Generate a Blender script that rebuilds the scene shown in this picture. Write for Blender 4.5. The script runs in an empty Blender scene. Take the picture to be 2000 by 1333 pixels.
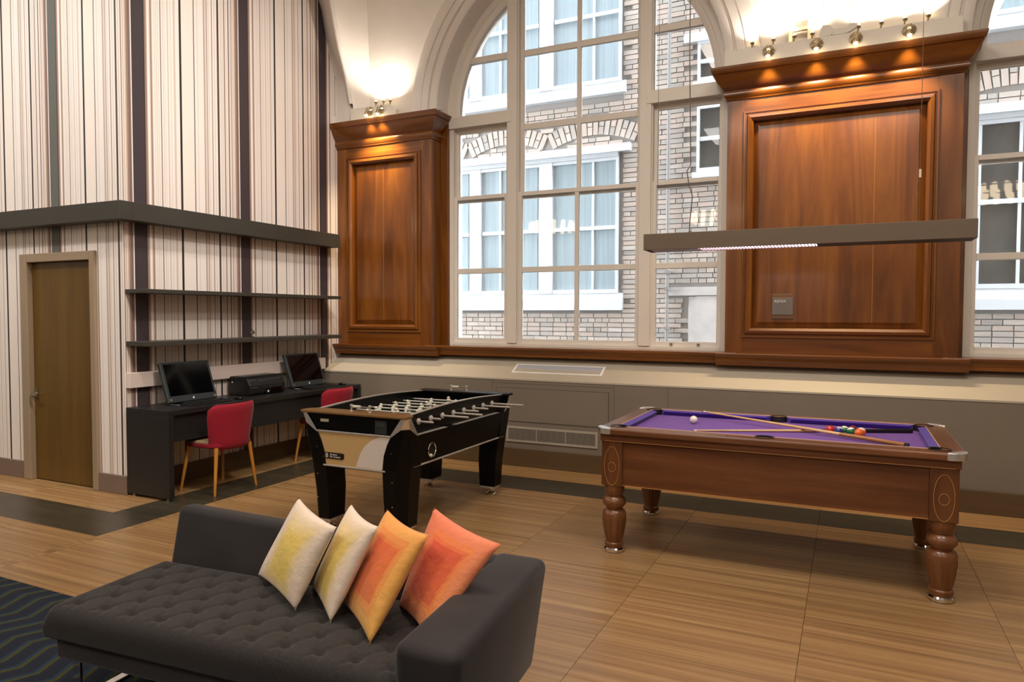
import bpy, bmesh, math, random
from mathutils import Vector, Matrix
random.seed(7)
S = bpy.context.scene
COL = S.collection
PI = math.pi

# ---------------------------------------------------------------- camera
CAM_F, CAM_YAW, CAM_PITCH, CAM_ROLL, CAM_H = 1378.668, 0.445804564, 0.0368289, -0.002177, 1.57
cam_d = bpy.data.cameras.new('camera')
cam = bpy.data.objects.new('camera', cam_d); COL.objects.link(cam)
cam_d.sensor_width = 36.0
cam_d.lens = CAM_F / 2000 * 36.0
cam_d.clip_start = 0.05; cam_d.clip_end = 200
_f = Vector((-math.sin(CAM_YAW)*math.cos(CAM_PITCH), math.cos(CAM_YAW)*math.cos(CAM_PITCH), -math.sin(CAM_PITCH)))
_r = Vector((math.cos(CAM_YAW), math.sin(CAM_YAW), 0)); _d = _f.cross(_r)
cr, sr = math.cos(CAM_ROLL), math.sin(CAM_ROLL)
_r2 = cr*_r + sr*_d; _d2 = -sr*_r + cr*_d
cam.matrix_world = Matrix(((_r2.x, -_d2.x, -_f.x, 0), (_r2.y, -_d2.y, -_f.y, 0), (_r2.z, -_d2.z, -_f.z, CAM_H), (0, 0, 0, 1)))
S.camera = cam
S.view_settings.view_transform = 'Standard'
S.view_settings.look = 'None'
S.view_settings.exposure = 0.06
S.view_settings.gamma = 1.0
S.view_settings.use_curve_mapping = False
S.cycles.max_bounces = 6; S.cycles.diffuse_bounces = 3; S.cycles.glossy_bounces = 3; S.cycles.transparent_max_bounces = 10
S.cycles.caustics_reflective = False; S.cycles.caustics_refractive = False

# ---------------------------------------------------------------- sky and ceiling light
W = bpy.data.worlds.new('overcast_sky'); S.world = W; W.use_nodes = True
W.node_tree.nodes['Background'].inputs[0].default_value = (0.86, 0.93, 1.0, 1)
W.node_tree.nodes['Background'].inputs[1].default_value = 19.0

def area(name, loc, size, power, col, rot=(0, 0, 0), sy=None):
    l = bpy.data.lights.new(name, 'AREA'); l.energy = power; l.color = col
    l.size = size
    if sy: l.shape = 'RECTANGLE'; l.size_y = sy
    o = bpy.data.objects.new(name, l); COL.objects.link(o); o.location = loc; o.rotation_euler = rot
    return o
WARM = (1.0, 0.88, 0.76)
NEUT = (1.0, 0.94, 0.89)
# rows of ceiling luminaires over the hall
area('ceiling_light', (-1.5, 2.6, 5.7), 1.3, 105, WARM)
area('ceiling_light', (1.1, 2.6, 5.7), 1.3, 80, WARM)
area('ceiling_light', (-2.2, -2.5, 5.7), 1.6, 90, NEUT)
area('ceiling_light', (0.6, -3.0, 5.7), 1.6, 85, NEUT)
area('ceiling_light', (-8.3, 1.2, 5.7), 1.4, 110, NEUT)
# unseen spots, added to brighten the striped walls
def wash(loc, aim, power, size=1.25):
    l = bpy.data.lights.new('wall_fill_spot', 'SPOT'); l.energy = power; l.color = (1.0, .93, .85); l.spot_size = size; l.spot_blend = 1.0; l.shadow_soft_size = .12
    o = bpy.data.objects.new('wall_fill_spot', l); COL.objects.link(o); o.location = loc
    o.rotation_euler = (Vector(aim)-Vector(loc)).to_track_quat('-Z', 'Y').to_euler()
wash((-3.0, 4.2, 5.9), (-5.64, 5.5, 3.1), 330)
wash((-3.4, 2.4, 5.9), (-5.7, 4.4, 2.2), 260)
wash((-0.6, 3.0, 5.9), (-5.64, 5.3, 1.15), 420, .8)
wash((-6.6, 1.2, 5.9), (-6.8, 4.05, 3.2), 330)

# ---------------------------------------------------------------- materials
def lin(h):
    h = h.lstrip('#'); v = [int(h[i:i+2], 16)/255 for i in (0, 2, 4)]
    return tuple(((c/12.92) if c <= .04045 else ((c+.055)/1.055)**2.4) for c in v) + (1,)
MATS = {}
def base(name):
    m = bpy.data.materials.new(name); m.use_nodes = True
    nt = m.node_tree; b = nt.nodes['Principled BSDF']; MATS[name] = m
    return m, nt, b
def nn(nt, t, **kw):
    n = nt.nodes.new(t)
    for k, v in kw.items(): setattr(n, k, v)
    return n
def M(name, hexc, rough=.5, metal=0., var=0., vscale=6., bump=0., bscale=60., spec=None, coat=0., stretch=(1, 1, 1), sheen=0., emit=None, estr=0.):
    m, nt, b = base(name)
    c = lin(hexc)
    b.inputs['Base Color'].default_value = c
    b.inputs['Roughness'].default_value = rough
    b.inputs['Metallic'].default_value = metal
    if spec is not None: b.inputs['Specular IOR Level'].default_value = spec
    if coat: b.inputs['Coat Weight'].default_value = coat; b.inputs['Coat Roughness'].default_value = .15
    if sheen: b.inputs['Sheen Weight'].default_value = sheen; b.inputs['Sheen Roughness'].default_value = .4
    if emit: b.inputs['Emission Color'].default_value = lin(emit); b.inputs['Emission Strength'].default_value = estr
    if var or bump:
        tc = nn(nt, 'ShaderNodeTexCoord'); mp = nn(nt, 'ShaderNodeMapping'); mp.inputs['Scale'].default_value = stretch
        nt.links.new(tc.outputs['Object'], mp.inputs[0])
    if var:
        n = nn(nt, 'ShaderNodeTexNoise'); n.inputs['Scale'].default_value = vscale; n.inputs['Detail'].default_value = 5
        nt.links.new(mp.outputs[0], n.inputs['Vector'])
        r = nn(nt, 'ShaderNodeValToRGB')
        r.color_ramp.elements[0].position = .3; r.color_ramp.elements[1].position = .7
        r.color_ramp.elements[0].color = tuple(x*(1-var) for x in c[:3])+(1,)
        r.color_ramp.elements[1].color = tuple(min(1, x*(1+var)) for x in c[:3])+(1,)
        nt.links.new(n.outputs[0], r.inputs[0]); nt.links.new(r.outputs[0], b.inputs['Base Color'])
    if bump:
        n2 = nn(nt, 'ShaderNodeTexNoise'); n2.inputs['Scale'].default_value = bscale; n2.inputs['Detail'].default_value = 3
        nt.links.new(mp.outputs[0], n2.inputs['Vector'])
        bp = nn(nt, 'ShaderNodeBump'); bp.inputs['Strength'].default_value = bump; bp.inputs['Distance'].default_value = .004
        nt.links.new(n2.outputs[0], bp.inputs['Height']); nt.links.new(bp.outputs[0], b.inputs['Normal'])
    return m
def WOOD(name, cols, stretch, rough=.35, detail=7., dist=.6, coat=0., rnd=0., bump=.0, pos=(.25, .5, .75)):
    m, nt, b = base(name)
    tc = nn(nt, 'ShaderNodeTexCoord'); mp = nn(nt, 'ShaderNodeMapping'); mp.inputs['Scale'].default_value = stretch
    oi = nn(nt, 'ShaderNodeObjectInfo')
    add = nn(nt, 'ShaderNodeVectorMath', operation='ADD'); mul = nn(nt, 'ShaderNodeVectorMath', operation='SCALE')
    cb = nn(nt, 'ShaderNodeCombineXYZ')
    for i in range(3): nt.links.new(oi.outputs['Random'], cb.inputs[i])
    nt.links.new(cb.outputs[0], mul.inputs[0]); mul.inputs['Scale'].default_value = 37.0
    nt.links.new(tc.outputs['Object'], mp.inputs[0]); nt.links.new(mp.outputs[0], add.inputs[0]); nt.links.new(mul.outputs[0], add.inputs[1])
    n = nn(nt, 'ShaderNodeTexNoise'); n.inputs['Scale'].default_value = 1.0; n.inputs['Detail'].default_value = detail; n.inputs['Roughness'].default_value = .62; n.inputs['Distortion'].default_value = dist
    nt.links.new(add.outputs[0], n.inputs['Vector'])
    r = nn(nt, 'ShaderNodeValToRGB'); cr_ = r.color_ramp
    cr_.elements[0].position = pos[0]; cr_.elements[0].color = lin(cols[0])
    cr_.elements[1].position = pos[2]; cr_.elements[1].color = lin(cols[2])
    e = cr_.elements.new(pos[1]); e.color = lin(cols[1])
    nt.links.new(n.outputs[0], r.inputs[0])
    out = r.outputs[0]
    if rnd:
        hs = nn(nt, 'ShaderNodeHueSaturation'); mr = nn(nt, 'ShaderNodeMapRange')
        mr.inputs[3].default_value = 1-rnd; mr.inputs[4].default_value = 1+rnd
        nt.links.new(oi.outputs['Random'], mr.inputs[0]); nt.links.new(mr.outputs[0], hs.inputs['Value']); nt.links.new(out, hs.inputs['Color']); out = hs.outputs[0]
    nt.links.new(out, b.inputs['Base Color'])
    b.inputs['Roughness'].default_value = rough
    if coat: b.inputs['Coat Weight'].default_value = coat; b.inputs['Coat Roughness'].default_value = .12
    if bump:
        bp = nn(nt, 'ShaderNodeBump'); bp.inputs['Strength'].default_value = bump; bp.inputs['Distance'].default_value = .002
        nt.links.new(n.outputs[0], bp.inputs['Height']); nt.links.new(bp.outputs[0], b.inputs['Normal'])
    return m
def GLASS(name, tint=(1, 1, 1, 1), refl=.06):
    m = bpy.data.materials.new(name); m.use_nodes = True; nt = m.node_tree
    nt.nodes.remove(nt.nodes['Principled BSDF']); out = nt.nodes['Material Output']
    t = nn(nt, 'ShaderNodeBsdfTransparent'); t.inputs[0].default_value = tint
    g = nn(nt, 'ShaderNodeBsdfGlossy'); g.inputs['Roughness'].default_value = .02
    lw = nn(nt, 'ShaderNodeFresnel'); lw.inputs[0].default_value = 1.35
    mx = nn(nt, 'ShaderNodeMixShader')
    nt.links.new(lw.outputs[0], mx.inputs[0]); nt.links.new(t.outputs[0], mx.inputs[1]); nt.links.new(g.outputs[0], mx.inputs[2])
    nt.links.new(mx.outputs[0], out.inputs[0]); MATS[name] = m
    return m

# striped wallpaper: one printed repeat of 1.195 m, stripes given as (start, end, colour)
PER = 1.195
CRM, TAN, BRN, DRK, BLK, WHT, MAU = 'f3eae4', 'cdb9ab', '9a7f72', '4a3c3a', '2a2222', 'fbf6f2', '7c6660'
STR = [(-.114, -.10, TAN), (-.10, -.082, BRN), (-.082, -.066, MAU), (-.066, -.057, BRN), (-.057, -.049, WHT), (-.046, .067, '40363a'), (.067, .078, BLK), (.078, .098, BRN),
       (.098, .106, TAN), (.109, .12, WHT), (.124, .130, TAN), (.135, .150, BRN), (.150, .160, TAN), (.178, .183, 'd6c4b6'), (.193, .200, TAN), (.213, .219, 'd6c4b6'), (.235, .246, MAU),
       (.264, .272, TAN), (.286, .290, 'd6c4b6'), (.310, .322, TAN), (.345, .350, 'd6c4b6'), (.376, .384, TAN), (.384, .398, 'd8c8bc'), (.440, .459, BLK), (.459, .597, 'f4e9e0'), (.597, .607, DRK),
       (.64, .645, 'd2c0b4'), (.714, .723, BRN), (.729, .738, TAN), (.745, .757, BRN), (.770, .776, TAN), (.806, .816, BRN), (.838, .843, TAN), (.870, .893, DRK), (.915, .921, 'd6c4b6'),
       (.938, .943, TAN), (.958, .971, BRN), (.985, .990, TAN), (1.008, 1.020, MAU), (1.030, 1.036, TAN), (1.046, 1.056, BRN), (1.064, 1.081, TAN)]
def wallpaper(name, axis, off, band):
    m, nt, b = base(name)
    tc = nn(nt, 'ShaderNodeTexCoord'); sp = nn(nt, 'ShaderNodeSeparateXYZ'); nt.links.new(tc.outputs['Object'], sp.inputs[0])
    a = nn(nt, 'ShaderNodeMath', operation='SUBTRACT'); nt.links.new(sp.outputs[axis], a.inputs[0]); a.inputs[1].default_value = off - .12
    d = nn(nt, 'ShaderNodeMath', operation='DIVIDE'); nt.links.new(a.outputs[0], d.inputs[0]); d.inputs[1].default_value = PER
    f = nn(nt, 'ShaderNodeMath', operation='FRACT'); nt.links.new(d.outputs[0], f.inputs[0])
    stops = []; last = 0.
    for s0, s1, c in STR:
        p0, p1 = (s0+.12)/PER, (s1+.12)/PER
        if p0 > last + 1e-4: stops.append((last, CRM))
        stops.append((p0, band if c == '40363a' else c)); last = p1
    stops.append((last, CRM))
    prev = None
    for i in range(0, len(stops), 30):
        ch = stops[i:i+30]
        r = nn(nt, 'ShaderNodeValToRGB'); r.color_ramp.interpolation = 'CONSTANT'
        el = r.color_ramp.elements
        while len(el) > 1: el.remove(el[-1])
        el[0].position = ch[0][0]; el[0].color = lin(ch[0][1])
        for p, c in ch[1:]:
            e = el.new(min(p, .9999)); e.color = lin(c)
        nt.links.new(f.outputs[0], r.inputs[0])
        if prev is None: prev = r.outputs[0]
        else:
            g = nn(nt, 'ShaderNodeMath', operation='GREATER_THAN'); nt.links.new(f.outputs[0], g.inputs[0]); g.inputs[1].default_value = ch[0][0]
            mx = nn(nt, 'ShaderNodeMixRGB'); nt.links.new(g.outputs[0], mx.inputs[0]); nt.links.new(prev, mx.inputs[1]); nt.links.new(r.outputs[0], mx.inputs[2]); prev = mx.outputs[0]
    nt.links.new(prev, b.inputs['Base Color']); b.inputs['Roughness'].default_value = .6
    return m
wallpaper('wallpaper_desk', 1, 4.205, '40363a')
wallpaper('wallpaper_door', 0, -6.577, '63645e')

M('plaster', 'f4ece4', .6, var=.02, bump=.05, bscale=30)
M('joinery', 'f5eee4', .42)
M('ledge_white', 'c2b8a6', .4)
M('grey_board', '857a6c', .5, var=.03, vscale=2)
M('grey_seam', '5b5348', .6)
M('grille_grey', 'b3aa9b', .45)
M('base_brown', '604b30', .5, var=.12, vscale=3, stretch=(.3, .3, 6))
M('base_mauve', '7a685c', .5, var=.04)
WOOD('panel_wood', ('482407', '764210', '945c1c'), (5, 5, .5), .32, dist=1.2, coat=.25)
WOOD('panel_wood_h', ('482407', '744110', '90581a'), (.5, 5, 9), .3, dist=.8, coat=.3)
WOOD('floor_wood', ('75573a', '9e7a50', 'ba9868'), (.4, 30, 1), .36, dist=.35, detail=9, rnd=.03, pos=(.25, .5, .75))
WOOD('floor_band', ('2e2a20', '3c372b', '4b4536'), (.6, 9, 1), .33, rnd=.03)
M('floor_base', '2a2018', .8)
WOOD('door_wood', ('4a340c', '60450f', '705218'), (6, 6, .35), .4, coat=.1)
M('door_frame', '9c8870', .45)
M('shelf_dark', '3d3a34', .5, var=.05, vscale=3)
M('desk_dark', '201f1f', .38, var=.06, vscale=3)
M('steel', 'b8b4ac', .25, 1.)
M('chrome', 'dcdcdc', .08, 1.)
M('brass', 'b9924e', .25, 1.)
M('rail_pink', 'e6d5cd', .5)
M('black_plastic', '141515', .35)
M('grey_plastic', '2b3134', .35)
M('screen', '020203', .08)
M('key_plastic', '1d1f20', .5)
M('red_fabric', '8e0520', .88, var=.06, vscale=30, bump=.15, bscale=300, sheen=.1)
M('seat_beige', '9b8468', .8)
WOOD('oak_leg', ('a86a24', 'bd7d30', 'cf9142'), (10, 10, 1.2), .4)
M('fooz_black', '060607', .32, spec=.2)
M('fooz_brown', '7c5a34', .35)
M('fooz_cream', 'c4a472', .35)
M('fooz_white', 'd8d0c8', .35)
M('fooz_field', '1d3a24', .6)
M('label_black', '15120e', .4)
M('text_white', 'e8e4de', .5)
M('figure_white', 'e6e0d0', .35)
WOOD('pool_wood', ('462613', '6a4024', '88583a'), (.6, 5, 9), .34, coat=.25)
WOOD('pool_wood_v', ('4f2c16', '6e4426', '845636'), (8, 8, .7), .34, coat=.25)
M('inlay', 'c08a4a', .4)
M('felt', '6c3e96', .9, var=.04, vscale=60, sheen=.25)
M('cushion_felt', '4a2c94', .9, sheen=.25)
M('pocket', '0a0a0a', .6)
M('rail_line', 'caa28c', .4)
WOOD('cue_wood', ('c79a5c', 'd9b277', 'e6c692'), (1, 8, 8), .3)
M('cue_dark', '120f10', .25, coat=.4)
WOOD('cue_butt', ('8c5a2a', 'a8743c', 'b98749'), (1, 8, 8), .3)
M('pend_grey', '6b5c4c', .45)
M('pend_black', '15110e', .5)
M('louvre', 'f4e2ea', .3, emit='ffe9f4', estr=4.0)
M('chrome_soft', 'f0f0f0', .38, 1.)
M('louvre_off', '8a6a6a', .4)
M('velvet', '282324', .8, var=.35, vscale=4, sheen=.18)  # lighter patches put the velvet's sheen into the colour
M('lamp_bulb', 'fff4dc', .3, emit='ffe2b0', estr=40.)
M('lamp_glass', 'c9b897', .15, .6)
M('lamp_metal', 'b9a887', .3, .9)
M('white_metal', 'e8e0d2', .4)
M('wire', '6a6258', .5)
M('plaque', '7a716a', .4)
M('trim_silver', 'c6c0b8', .35, .35)
M('panel_joint', 'a8702c', .35)
GLASS('glass')
# outside
M('ext_mortar', '948f8b', .9)
M('ext_white', 'c3c8cc', .5)
M('ext_pale', 'aeb4b8', .5)
M('ext_lead', '807d7a', .6)
M('ext_curtain', '8e9da3', .8, var=.12, vscale=3, stretch=(8, 1, .2))
M('ext_dark', '4d4a46', .2, var=.3, vscale=1.5)
M('ext_stone', 'b9b4b0', .9, var=.1, vscale=5)
M('ext_ground', '7c7a76', .9)
M('asphalt', '55534f', .9)

# ---------------------------------------------------------------- geometry helpers
INV = {}
class MB:
    def __init__(s): s.v = []; s.f = []
    def add(s, vs, fs):
        o = len(s.v); s.v += [tuple(p) for p in vs]; s.f += [tuple(i+o for i in f) for f in fs]; return s
    def box(s, x0, x1, y0, y1, z0, z1):
        return s.add([(x0, y0, z0), (x1, y0, z0), (x1, y1, z0), (x0, y1, z0), (x0, y0, z1), (x1, y0, z1), (x1, y1, z1), (x0, y1, z1)],
                     [(0, 3, 2, 1), (4, 5, 6, 7), (0, 1, 5, 4), (1, 2, 6, 5), (2, 3, 7, 6), (3, 0, 4, 7)])
    def hexa(s, p):   # 8 corners, bottom ring then top ring (counter-clockwise)
        return s.add(p, [(0, 3, 2, 1), (4, 5, 6, 7), (0, 1, 5, 4), (1, 2, 6, 5), (2, 3, 7, 6), (3, 0, 4, 7)])
    def prism(s, prof, axis, a, b):   # closed profile swept along an axis
        n = len(prof)
        def P(p, t): return {'x': (t, p[0], p[1]), 'y': (p[0], t, p[1]), 'z': (p[0], p[1], t)}[axis]
        vs = [P(p, a) for p in prof] + [P(p, b) for p in prof]
        return s.add(vs, [tuple(range(n-1, -1, -1)), tuple(range(n, 2*n))] + [(i, (i+1) % n, n+(i+1) % n, n+i) for i in range(n)])
    def lathe(s, prof, c=(0, 0, 0), n=20, axis='z'):   # prof: (radius, height)
        vs = []; fs = []
        for r, h in prof:
            for k in range(n):
                t = 2*PI*k/n; a, b = r*math.cos(t), r*math.sin(t)
                q = {'z': (a, b, h), 'y': (a, h, b), 'x': (h, a, b)}[axis]
                vs.append((c[0]+q[0], c[1]+q[1], c[2]+q[2]))
        for i in range(len(prof)-1):
            for k in range(n):
                fs.append((i*n+k, i*n+(k+1) % n, (i+1)*n+(k+1) % n, (i+1)*n+k))
        fs.append(tuple(range(n-1, -1, -1))); fs.append(tuple(range((len(prof)-1)*n, len(prof)*n)))
        return s.add(vs, fs)
    def tube(s, path, r, n=8):
        path = [Vector(p) for p in path]; rs = r if isinstance(r, (list, tuple)) else [r]*len(path)
        vs = []; fs = []; prev = None
        for i, p in enumerate(path):
            t = (path[min(i+1, len(path)-1)] - path[max(i-1, 0)]).normalized()
            up = Vector((0, 0, 1)) if abs(t.z) < .9 else Vector((1, 0, 0))
            if prev is None: u = t.cross(up).normalized()
            else: u = (prev - t*prev.dot(t)).normalized()
            prev = u; w = t.cross(u)
            for k in range(n):
                a = 2*PI*k/n; vs.append(p + (u*math.cos(a) + w*math.sin(a))*rs[i])
        for i in range(len(path)-1):
            for k in range(n): fs.append((i*n+k, i*n+(k+1) % n, (i+1)*n+(k+1) % n, (i+1)*n+k))
        fs.append(tuple(range(n-1, -1, -1))); fs.append(tuple(range((len(path)-1)*n, len(path)*n)))
        return s.add(vs, fs)
    def sphere(s, c, r, n=16, m=10, sc=(1, 1, 1)):
        prof = [(max(1e-4, r*math.sin(PI*i/m)), -r*math.cos(PI*i/m)) for i in range(m+1)]
        o = len(s.v); s.lathe(prof, (0, 0, 0), n)
        s.v[o:] = [(c[0]+x*sc[0], c[1]+y*sc[1], c[2]+z*sc[2]) for x, y, z in s.v[o:]]
        return s
    def grid(s, fn, nu, nv):
        vs = [fn(i/nu, j/nv) for j in range(nv+1) for i in range(nu+1)]
        return s.add(vs, [(j*(nu+1)+i, j*(nu+1)+i+1, (j+1)*(nu+1)+i+1, (j+1)*(nu+1)+i) for j in range(nv) for i in range(nu)])
    def ring(s, cx, cz, prof, a0=0., a1=PI, n=48, closed=False):   # profile (radius, y) swept round an arch in the xz plane
        m = len(prof); vs = []; fs = []
        for k in range(n+1):
            a = a0+(a1-a0)*k/n
            for r, y in prof: vs.append((cx+r*math.cos(a), y, cz+r*math.sin(a)))
        for k in range(n):
            for i in range(m if closed else m-1):
                j = (i+1) % m
                fs.append((k*m+i, k*m+j, (k+1)*m+j, (k+1)*m+i))
        if closed: fs.append(tuple(range(m))); fs.append(tuple(range(n*m+m-1, n*m-1, -1)))
        return s.add(vs, fs)
    def build(s, name, mat, parent=None, smooth=False, bevel=0., seg=2, local=False, weld=False, angle=.6):
        me = bpy.data.meshes.new(name)
        me.from_pydata(s.v, [], s.f); me.update()
        if parent is not None and not local and parent.name in INV: me.transform(INV[parent.name])
        bm = bmesh.new(); bm.from_mesh(me)
        if weld: bmesh.ops.remove_doubles(bm, verts=bm.verts, dist=1e-5)
        bmesh.ops.recalc_face_normals(bm, faces=bm.faces)
        if bevel:
            es = [e for e in bm.edges if len(e.link_faces) == 2 and e.calc_face_angle(0) > angle]
            bmesh.ops.bevel(bm, geom=es, offset=bevel, segments=seg, profile=.5, affect='EDGES', clamp_overlap=True)
        bm.to_mesh(me); bm.free()
        if smooth:
            me.polygons.foreach_set('use_smooth', [True]*len(me.polygons))
            if smooth != 'all':
                me.set_sharp_from_angle(angle=.7)
        me.materials.append(MATS[mat])
        o = bpy.data.objects.new(name, me); COL.objects.link(o)
        if parent is not None:
            o.parent = parent
            if parent.name in INV: INV[o.name] = INV[parent.name]
        return o
def thing(name, label, cat, loc=(0, 0, 0), rz=0., group=None):
    o = bpy.data.objects.new(name, None); COL.objects.link(o); o.location = loc; o.rotation_euler = (0, 0, rz); o.empty_display_size = .1
    tag(o, label, cat, group)
    INV[o.name] = (Matrix.Translation(loc) @ Matrix.Rotation(rz, 4, 'Z')).inverted()
    return o
def tag(o, label, cat, group=None):
    o['label'] = label; o['category'] = cat
    if group: o['group'] = group
    return o
def struct(o, label=None):
    o['kind'] = 'structure'
    if label: o['label'] = label
    return o
def sempty(name, loc=(0, 0, 0), label=None):
    o = bpy.data.objects.new(name, None); COL.objects.link(o); o.location = loc; o.empty_display_size = .1
    INV[o.name] = Matrix.Translation(loc).inverted()
    return struct(o, label)
def part_copy(o, parent, loc=(0, 0, 0), rot=None):
    c = o.copy(); COL.objects.link(c); c.parent = parent; c.location = loc
    if rot: c.rotation_euler = rot
    return c
def B(*a): return MB().box(*a)
def text(name, body, size, mat, parent, origin, xdir, zdir, depth=.001):
    cu = bpy.data.curves.new('lettering', 'FONT'); cu.body = body; cu.size = size; cu.extrude = depth; cu.resolution_u = 2
    tmp = bpy.data.objects.new('lettering', cu); COL.objects.link(tmp)
    dg = bpy.context.evaluated_depsgraph_get(); me = bpy.data.meshes.new_from_object(tmp.evaluated_get(dg))
    bpy.data.objects.remove(tmp)
    x = Vector(xdir).normalized(); z = Vector(zdir).normalized(); y = x.cross(z)
    mw = Matrix(((x.x, z.x, -y.x*-1, origin[0]), (x.y, z.y, -y.y*-1, origin[1]), (x.z, z.z, -y.z*-1, origin[2]), (0, 0, 0, 1)))
    me.transform(mw)
    if parent.name in INV: me.transform(INV[parent.name])
    me.materials.clear(); me.materials.append(MATS[mat])
    o = bpy.data.objects.new(name, me); COL.objects.link(o); o.parent = parent
    return o

# ================================================================ THE ROOM
YL = 6.62          # face of the boxed-in ledge
YP = 6.87          # face of the wood panels
YWIN = 7.15        # plane of the windows
XD = -5.64         # striped wall behind the desk
YD = 4.05          # striped wall with the door
ZTOP = 6.2

# ---- floor: broad planks 0.905 m wide with fine joints, dark inlaid bands
floor = struct(B(-12.5, 9.5, -9.5, 7.6, -.12, -.022).build('floor', 'floor_base'))
JX = [-1.09+.905*k for k in range(-13, 12)]
def planks(x0, x1, y0, y1, mat, name='floor_plank', split=True):
    xs = [x0] + [j for j in JX if x0+.03 < j < x1-.03] + [x1] if split else [x0, x1]
    for a, b in zip(xs, xs[1:]):
        B(a+.0011, b-.0011, y0+.001, y1-.001, -.022, 0).build(name, mat, floor)
planks(-4.775, 9.5, 2.43, 5.715, 'floor_wood')
planks(-12.5, -4.775, 2.43, 3.188, 'floor_wood')
planks(-12.5, -5.233, 3.633, YD+.1, 'floor_wood')
planks(XD-.1, -5.233, YD+.1, 7.2, 'floor_wood')
planks(-5.233, 9.5, 6.17, 7.2, 'floor_wood')
planks(-12.5, -4.775, 3.188, 3.633, 'floor_band', 'floor_inlay_band')
planks(-5.233, -4.775, 3.633, 6.17, 'floor_band', 'floor_inlay_band', False)
planks(-4.775, 9.5, 5.715, 6.17, 'floor_band', 'floor_inlay_band')

# ---- carpet
m, nt, b = base('carpet')
tc = nn(nt, 'ShaderNodeTexCoord'); sp = nn(nt, 'ShaderNodeSeparateXYZ'); nt.links.new(tc.outputs['Object'], sp.inputs[0])
def mth(op, a, bb=None):
    n = nn(nt, 'ShaderNodeMath', operation=op)
    for i, q in enumerate((a, bb)):
        if q is None: continue
        if isinstance(q, (int, float)): n.inputs[i].default_value = q
        else: nt.links.new(q, n.inputs[i])
    return n.outputs[0]
fx = mth('ABSOLUTE', mth('SUBTRACT', mth('FRACT', mth('MULTIPLY', sp.outputs[1], 3.0)), .5))
v = mth('FRACT', mth('MULTIPLY', mth('ADD', mth('MULTIPLY', fx, .16), sp.outputs[0]), 8.0))
r = nn(nt, 'ShaderNodeValToRGB'); r.color_ramp.interpolation = 'CONSTANT'
r.color_ramp.elements[0].color = lin('071226'); r.color_ramp.elements[1].position = .45; r.color_ramp.elements[1].color = lin('0b2c40')
for p, c in ((.62, '3a3a0c'), (.80, '0a1526')):
    e = r.color_ramp.elements.new(p); e.color = lin(c)
nt.links.new(v, r.inputs[0]); nt.links.new(r.outputs[0], b.inputs['Base Color']); b.inputs['Roughness'].default_value = .95
carpet = B(-12.5, 9.5, -9.5, 2.43, -.022, .006).build('carpet', 'carpet')
tag(carpet, 'navy carpet with olive chevron lines beside the sofa', 'carpet')

# ---- striped walls
struct(B(XD-.12, XD, YD+.0012, 7.3, 0, ZTOP).build('wall_left', 'wallpaper_desk'))
DX0, DX1, DZ = -7.075, -5.99, 2.13
struct(MB().box(-12.5, DX0, YD, YD+.12, 0, ZTOP).box(DX1, XD-.0002, YD, YD+.0012, 0, ZTOP).box(DX1, XD-.121, YD+.0012, YD+.12, 0, ZTOP).box(DX0, DX1, YD, YD+.12, DZ, ZTOP).build('wall_front', 'wallpaper_door'))
struct(B(-12.5, DX0, YD-.022, YD, 0, .165).build('baseboard_front', 'base_mauve', bevel=.004))
struct(MB().box(DX1, XD+.018, YD-.022, YD, 0, .165).build('baseboard_corner', 'base_mauve', bevel=.004))
struct(B(XD, XD+.02, YD+.05, 7.0, 0, .165).build('baseboard_left', 'base_brown', bevel=.004))
# ---- walls and ceiling the photograph does not show (they hold the light)
struct(B(9.5, 9.7, -9.5, 7.4, 0, ZTOP).build('wall_right', 'plaster'))
struct(B(-12.5, 9.7, -9.7, -9.5, 0, ZTOP).build('wall_rear', 'plaster'))
struct(B(-12.7, -12.5, -9.7, YD+.12, 0, ZTOP).build('wall_far_left', 'plaster'))
struct(B(-12.7, 9.7, -9.7, 7.5, ZTOP, ZTOP+.15).build('ceiling', 'plaster'))

# ---- door
door = sempty('door_1', (-6.53, YD, 0), 'plain brown door in a taupe frame on striped wall')
MB().box(DX0, -6.965, YD-.03, YD+.12, 0, DZ).box(-6.06, DX1, YD-.03, YD+.12, 0, DZ).box(-6.965, -6.06, YD-.03, YD+.12, 2.05, DZ).build('door_frame', 'door_frame', door, bevel=.006)
leaf = B(-6.962, -6.063, YD+.02, YD+.065, .008, 2.047).build('door_leaf', 'door_wood', door, bevel=.003)
for z in (1.845, 1.6, .3):
    B(-6.078, -6.052, YD+.004, YD+.02, z-.06, z+.06).build('hinge', 'steel', door, bevel=.003)
MB().box(-6.94, -6.905, YD+.012, YD+.02, .78, .87).tube([(-6.922, YD+.014, .82), (-6.922, YD-.035, .82), (-6.915, YD-.04, .818), (-6.82, YD-.04, .812)], .009).build('handle', 'steel', leaf, smooth=True)
B(-6.964, -6.061, YD+.03, YD+.12, 0, .006).build('threshold', 'floor_base', door)
B(-6.964, -6.061, YD+.07, YD+.12, .0, 2.05).build('door_backing', 'door_frame', door)

# ---- boxed-in ledge under the windows
ledge = sempty('trim_1', (-2, YL, 0), 'grey boxed radiator casing with pale sloping top under the windows')
MB().prism([(YL, 0), (7.05, 0), (7.05, .90), (YL, .90)], 'x', XD, 9.5).build('casing', 'grey_board', ledge)
MB().prism([(YL-.006, .892), (YL-.006, .908), (7.0, 1.128), (7.0, .892)], 'x', XD, 9.5).build('sloping_top', 'ledge_white', ledge)
for x in (-3.39, -2.06, -1.533, 3.4, 5.9):
    B(x-.0016, x+.0016, YL-.0015, YL, .2, .892).build('panel_joint', 'grey_seam', ledge)
B(-3.39, -2.06, YL-.0015, YL, .858, .861).build('panel_joint', 'grey_seam', ledge)
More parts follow.
